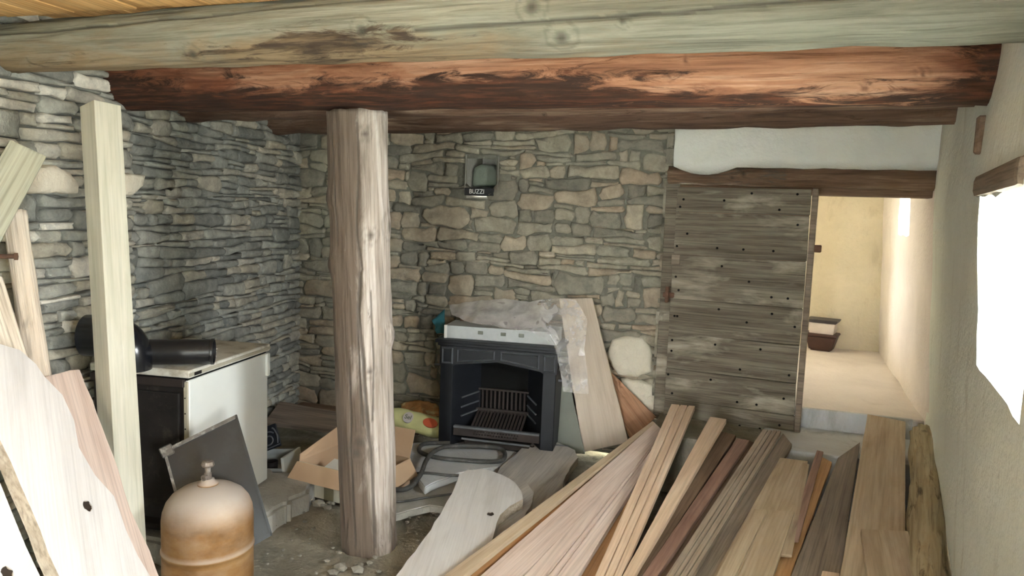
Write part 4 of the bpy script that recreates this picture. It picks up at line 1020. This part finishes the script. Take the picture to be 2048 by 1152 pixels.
# ------------------------------------------------------------------ sack and rag
sc_ = at(836, 846, y=4.12)
def pillow(lx, ly, lz, seed, nu=28, nv=18):
    bm = bmesh.new(); g = {}
    for i in range(nu + 1):
        for j in range(nv):
            u = -1 + 2 * i / nu; a = 2 * PI * j / nv; e = (1 - abs(u) ** 3.2) ** .6 if abs(u) < 1 else 0
            w = .55 + .45 * e; q = V((u * lx, ly * w * math.cos(a), lz * max(e, .08) * math.sin(a)))
            q += V((.006, .006, .008)) * noise.noise(V((u * 4, math.cos(a) * 2, math.sin(a) * 2 + seed))); g[i, j] = bm.verts.new(q)
    for i in range(nu):
        for j in range(nv): bm.faces.new((g[i, j], g[i, (j + 1) % nv], g[i + 1, (j + 1) % nv], g[i + 1, j]))
    bm.faces.new([g[0, j] for j in range(nv)][::-1]); bm.faces.new([g[nu, j] for j in range(nv)]); bmesh.ops.recalc_face_normals(bm, faces=bm.faces); return bm
t = thing('plastic_sack', 'yellow-green printed plastic sack with a red oval left of the fireplace', 'sack', mw=frame(V((sc_.x, sc_.y, sc_.z)), V((1, .04, -.13)), (0, -.75, .65)))
link('bag', pillow(.24, .068, .055, 3), 'sack', t, True)
def decal(cx, cy, rx, ry, z, n=24): return prism([(cx + rx * math.cos(2 * PI * k / n), cy + ry * math.sin(2 * PI * k / n)) for k in range(n)], .012, z0=z)
link('printed_oval', decal(.095, .0, .048, .03, .0585), 'sack_red', t)['label'] = 'red oval print'
link('printed_roundel', decal(-.055, .0, .034, .036, .0565), 'frost', t)['label'] = 'pale round print'
text('print', 'Sel', .04, 'ink', t, (-.055, 0, .0572), (0, 0, 0))
o = crumple('orange_rag', 'rag', bil([[at(800, 812, y=4.3), at(840, 800, y=4.33), at(878, 812, y=4.3)], [at(806, 826, y=4.2), at(845, 822, y=4.2), at(880, 826, y=4.2)], [at(815, 834, y=4.13), at(848, 832, y=4.13), at(880, 836, y=4.13)]]), 26, 18, .02, 12, 7, .003)
tag(o, 'crumpled orange and yellow rag lying on the printed sack', 'rag')

# ------------------------------------------------------------------ slabs and hose on the floor before the fireplace
U = V((0, 0, 1))
board('flat_stone', [(800, 905), (812, 888), (850, 884), (905, 880), (970, 884), (1040, 893), (1066, 905), (1040, 925), (985, 935), (920, 945), (880, 960), (850, 975), (830, 945)], V((0, 0, .075)), U, .043, 'concrete', 'pale flat stone slab on the floor before the fireplace', 'stone slab', jit=.006, step=.05, seed=6, bev=.006)
board('flat_stone', [(760, 955), (790, 938), (850, 950), (900, 965), (940, 950), (985, 975), (940, 1020), (860, 1010), (780, 1030)], V((0, 0, .03)), U, .04, 'flag', 'greyer flat stone slab between the round post and the pale slab', 'stone slab', jit=.006, step=.05, seed=7, bev=.006)
hp = [(786, 979), (819, 975), (841, 949), (852, 922), (867, 904), (894, 893), (950, 892), (996, 896), (1010, 908), (1000, 922), (950, 922), (880, 916), (846, 907), (838, 897), (852, 887), (900, 886)]
hzv = [.05, .07, .09, .10, .11, .10, .085, .075, .07, .07, .07, .066, .066, .066, .066, .066]
pts = [at(px, py, z=z + .022) for (px, py), z in zip(hp, hzv)]
pts = [at(740, 968, z=.02)] + pts
o = link('rubber_hose', tube(smooth_path(pts, 7), .0125, 12), 'hose', smooth=True); tag(o, 'dark grey rubber hose looped over the slabs before the fireplace', 'hose')
hp2 = [(740, 1003), (800, 1003), (860, 994), (920, 986), (990, 979)]
o = link('thin_cable', tube(smooth_path([at(px, py, z=.045) for px, py in hp2], 6), .006, 8), 'hose', smooth=True); tag(o, 'thin dark cable on the floor right of the round post', 'cable')
hp3 = [(790, 957), (812, 950), (850, 946), (890, 950), (918, 951)]
o = link('thin_cable', tube(smooth_path([at(px, py, z=.082) for px, py in hp3], 6), .008, 8), 'hose', smooth=True); tag(o, 'dark cable crossing the floor slabs beneath the looped hose', 'cable')
# grey live-edge slabs on the floor
sn = V((.0, -.07, 1)).normalized()
board('live_edge_slab', [(1062, 878), (1108, 882), (1150, 900), (1156, 915), (1140, 935), (1128, 960), (1122, 990), (1085, 1010), (1040, 1060), (960, 1130), (900, 1120), (985, 960), (1000, 935), (1030, 910), (1050, 890)], V((-1.05, 4.0, .10)), sn, .045, 'grey_slab', 'grey live-edge slab lying on the floor right before the fireplace', 'slab', jit=.004, step=.05, seed=8, sides='bark_edge', holes=[(1064, 893, .016)])
sp = V((-1.1, 3.5, .165)); sn2 = V((.02, -.10, 1)).normalized()
board('live_edge_slab', [(918, 950), (935, 940), (972, 938), (1005, 950), (1030, 965), (1044, 985), (1046, 998), (1020, 1012), (1000, 1030), (990, 1060), (978, 1100), (972, 1150), (985, 1260), (900, 1400), (600, 1400), (792, 1152), (850, 1075), (880, 1030), (905, 985)], sp, sn2, .05, 'white_slab', 'bleached live-edge slab with a knot hole lying across the foreground floor', 'slab', jit=.004, step=.05, seed=9, sides='bark_edge', holes=[(981, 1028, .0165)])
board('live_edge_slab', [(1020, 955), (1052, 962), (1068, 985), (1065, 1005), (1048, 1035), (1010, 1065), (985, 1090), (975, 1130), (930, 1150), (950, 1000)], sp - V((0, 0, .055)), sn2, .04, 'grey_slab', 'grey slab showing from under the bleached slab at its right edge', 'slab', jit=.004, step=.05, seed=10, sides='bark_edge')

# ------------------------------------------------------------------ pile of planks
SL = .20; pn = V((0, -SL, 1)).normalized(); zb0 = .372
def pk(label, fl, fr, nr_, nl, lay, mat, gr=(), t=.026, name='plank', jit=.0012, seed=0, ext=None, tilt=0):
    p = V((0, 3.9, zb0 + lay)); c = (hit(*nl, p, pn) + hit(*nr_, p, pn)) / 2
    e = max(0, (c.z - .03 - lay) / (SL / math.sqrt(1 + SL * SL))) if ext is None else ext
    return board(name, [fl, fr, nr_, nl], p, pn, t, mat, label, 'plank', 'planks piled on the floor', e, jit, .0015, grooves=gr, seed=seed, step=.1)
pk('narrow tan plank at the left edge of the pile, next to the bleached slab', (1305, 842), (1311, 846), (976, 1112), (967, 1092), 0.0, 'w_tan')
pk('shaded brown plank low between the left tan plank and a wide pinkish one', (1311, 847), (1317, 853), (962, 1146), (972, 1112), -.03, 'w_orange')
pk('wide pinkish plank, second from the left edge of the pile', (1310, 846), (1327, 862), (1044, 1152), (962, 1150), .0, 'w_pink')
pk('pinkish grooved plank right of the dark joint, left of the tongued board', (1322, 862), (1334, 866), (1156, 1152), (1048, 1152), 0.0, 'w_pink', gr=(.42, .58))
pk('orange-brown plank sunk in shade beneath the double-grooved board', (1336, 862), (1352, 864), (1205, 1152), (1158, 1152), -.032, 'w_orange')
pk('bright pale board with two grooves lying on top, its far end against the door', (1343, 808), (1390, 812), (1243, 1152), (1190, 1152), .052, 'w_pale', gr=(.36, .70))
pk('pale pinkish board crossing close beside the bright double-grooved board', (1420, 833), (1453, 838), (1268, 1152), (1245, 1152), .052, 'w_pale')
pk('dark brown rough plank right of the pale boards', (1440, 862), (1472, 870), (1286, 1152), (1262, 1152), -.006, 'w_brown')
pk('reddish brown plank beside the dark rough one', (1474, 876), (1500, 880), (1314, 1152), (1284, 1152), .006, 'w_red')
pk('deep brown narrow strip added as the dark gap left of the grey grooved board', (1500, 882), (1508, 884), (1340, 1152), (1312, 1152), -.03, 'w_brown')  # dark brown strip put in to give the dark gap between boards
pk('grey-brown board with three fine grooves in the middle of the pile', (1526, 858), (1562, 862), (1384, 1152), (1332, 1152), .03, 'w_grey', gr=(.3, .52, .8))
pk('dark greyish plank between the grey grooved board and a wide tan board', (1566, 866), (1584, 888), (1432, 1152), (1384, 1152), -.0, 'w_dgrey')
pk('wide tan board with a chipped far end below the door edge', (1560, 915), (1616, 922), (1542, 1152), (1426, 1152), .03, 'w_tan')
pk('shorter tan grooved board lying on the wide tan board', (1508, 1018), (1589, 1023), (1546, 1152), (1432, 1152), .055, 'w_tan', gr=(.36,))
pk('narrow orange-brown plank right of the tan boards', (1634, 908), (1664, 924), (1580, 1152), (1543, 1152), .008, 'w_orange')
pk('dark grey plank with a pointed splintered far end', (1676, 915), (1720, 884), (1680, 1152), (1582, 1152), .0, 'w_dgrey')
pk('broad tan board against the step, second from the mossy log', (1735, 828), (1811, 843), (1810, 1152), (1680, 1152), .065, 'w_tan')
pk('short tan board lying on the broad one at the lower right', (1722, 1057), (1816, 1062), (1842, 1152), (1735, 1152), .092, 'w_tan')
pk('stub of pale board at the bottom edge between dark grey and broad tan boards', (1645, 1141), (1679, 1146), (1676, 1165), (1640, 1160), .028, 'w_pale', ext=.3)
# thin splinters of planks standing out at the step
for i, (a, b) in enumerate((((1640, 900), (1622, 940)), ((1612, 925), (1600, 960)))):
    pk(('slim reddish lath poking up before the pale step', 'thin tan lath beside the chipped wide board')[i], (a[0] - 6, a[1]), (a[0] + 7, a[1] + 3), (b[0] + 9, b[1] + 20), (b[0] - 8, b[1] + 20), .044, 'w_red' if i == 0 else 'w_tan', t=.012, ext=.5)
p = V((0, 3.9, zb0 + .045)); a = hit(1851, 872, p, pn); b = hit(1856, 1152, p, pn); b = b + (b - a) * .35
o = log('mossy_log', a, b, .066, .075, 'mossy', 18, 36, .02, [(.1, 1.7, .03, .008)], rough=.02, bark=lambda t, a: .16, stain=lambda t, a: .15, lump=.05)
tag(o, 'rough mossy split log lying between the plank pile and the right wall', 'log')
# loose rubble and dust on the floor
bm = bmesh.new(); r = random.Random(12)
for k in range(110):
    q = at(r.uniform(520, 960), r.uniform(990, 1150), z=.0) if k < 90 else at(r.uniform(540, 700), r.uniform(985, 1010), z=0)
    if (q - V((-1.535, 2.83, 0))).length < .16: continue
    s_ = r.uniform(.004, .016) if k % 9 else r.uniform(.02, .035); rr_ = bmesh.ops.create_icosphere(bm, subdivisions=1, radius=s_)
    for v in rr_['verts']: v.co = V((v.co.x * r.uniform(.8, 1.4), v.co.y * r.uniform(.8, 1.2), v.co.z * .55)) + q
o = link('floor_rubble', bm, 'grit'); o['kind'] = 'stuff'; tag(o, 'small stones and grit strewn on the earth floor around the round post', 'rubble')

# ------------------------------------------------------------------ daylight
w = bpy.data.worlds.new('sky'); bpy.context.scene.world = w; w.use_nodes = True; nt = w.node_tree
bg = nt.nodes['Background']; tc = nt.nodes.new('ShaderNodeTexCoord'); sx = nt.nodes.new('ShaderNodeSeparateXYZ'); rp_ = nt.nodes.new('ShaderNodeValToRGB')
mr = nt.nodes.new('ShaderNodeMapRange'); mr.inputs[1].default_value = -1; mr.inputs[2].default_value = 1
nt.links.new(tc.outputs['Generated'], sx.inputs[0]); nt.links.new(sx.outputs[2], mr.inputs[0]); nt.links.new(mr.outputs[0], rp_.inputs[0])
e = rp_.color_ramp.elements; e[0].position = .40; e[0].color = (.80, .82, .74, 1); e[1].position = .56; e[1].color = (.94, .975, 1, 1)
nt.links.new(rp_.outputs[0], bg.inputs[0]); bg.inputs[1].default_value = 54.0
def portal(name, c, x, y, sx_, sy_):
    l = bpy.data.lights.new(name, 'AREA'); l.shape = 'RECTANGLE'; l.size = sx_; l.size_y = sy_; l.cycles.is_portal = True
    o = bpy.data.objects.new(name, l); C.objects.link(o); z = V(x).cross(V(y)).normalized()
    mm = Matrix((V(x).normalized(), V(y).normalized(), z)).transposed().to_4x4(); mm.translation = V(c); o.matrix_world = mm
for b, nm in ((W1o, 'window_light'), (W2o, 'window_light')):
    c = rw((b[0] + b[1]) / 2, (b[2] + b[3]) / 2, -.47); portal(nm, c, rdir, (0, 0, 1), b[1] - b[0] + .1, b[3] - b[2] + .1)
portal('slit_light', (PX(5.5) + .44, 5.5, 1.7), (0, 1, 0), (0, 0, 1), .5, .6)
portal('added_passage_light', (-1.06, 5.725, 1.26), (0, -1, 0), (0, 0, 1), .35, .42)  # daylight through the added passage window
portal('doorway_light', (-.585, -1.72, .88), (-1, 0, 0), (0, 0, 1), .32, 1.8)
vs = bpy.context.scene.view_settings; vs.view_transform = 'Standard'; vs.look = 'None'; vs.gamma = 1; vs.exposure = 1.15; vs.use_curve_mapping = False
bpy.context.scene.cycles.max_bounces = 10; bpy.context.scene.cycles.diffuse_bounces = 6
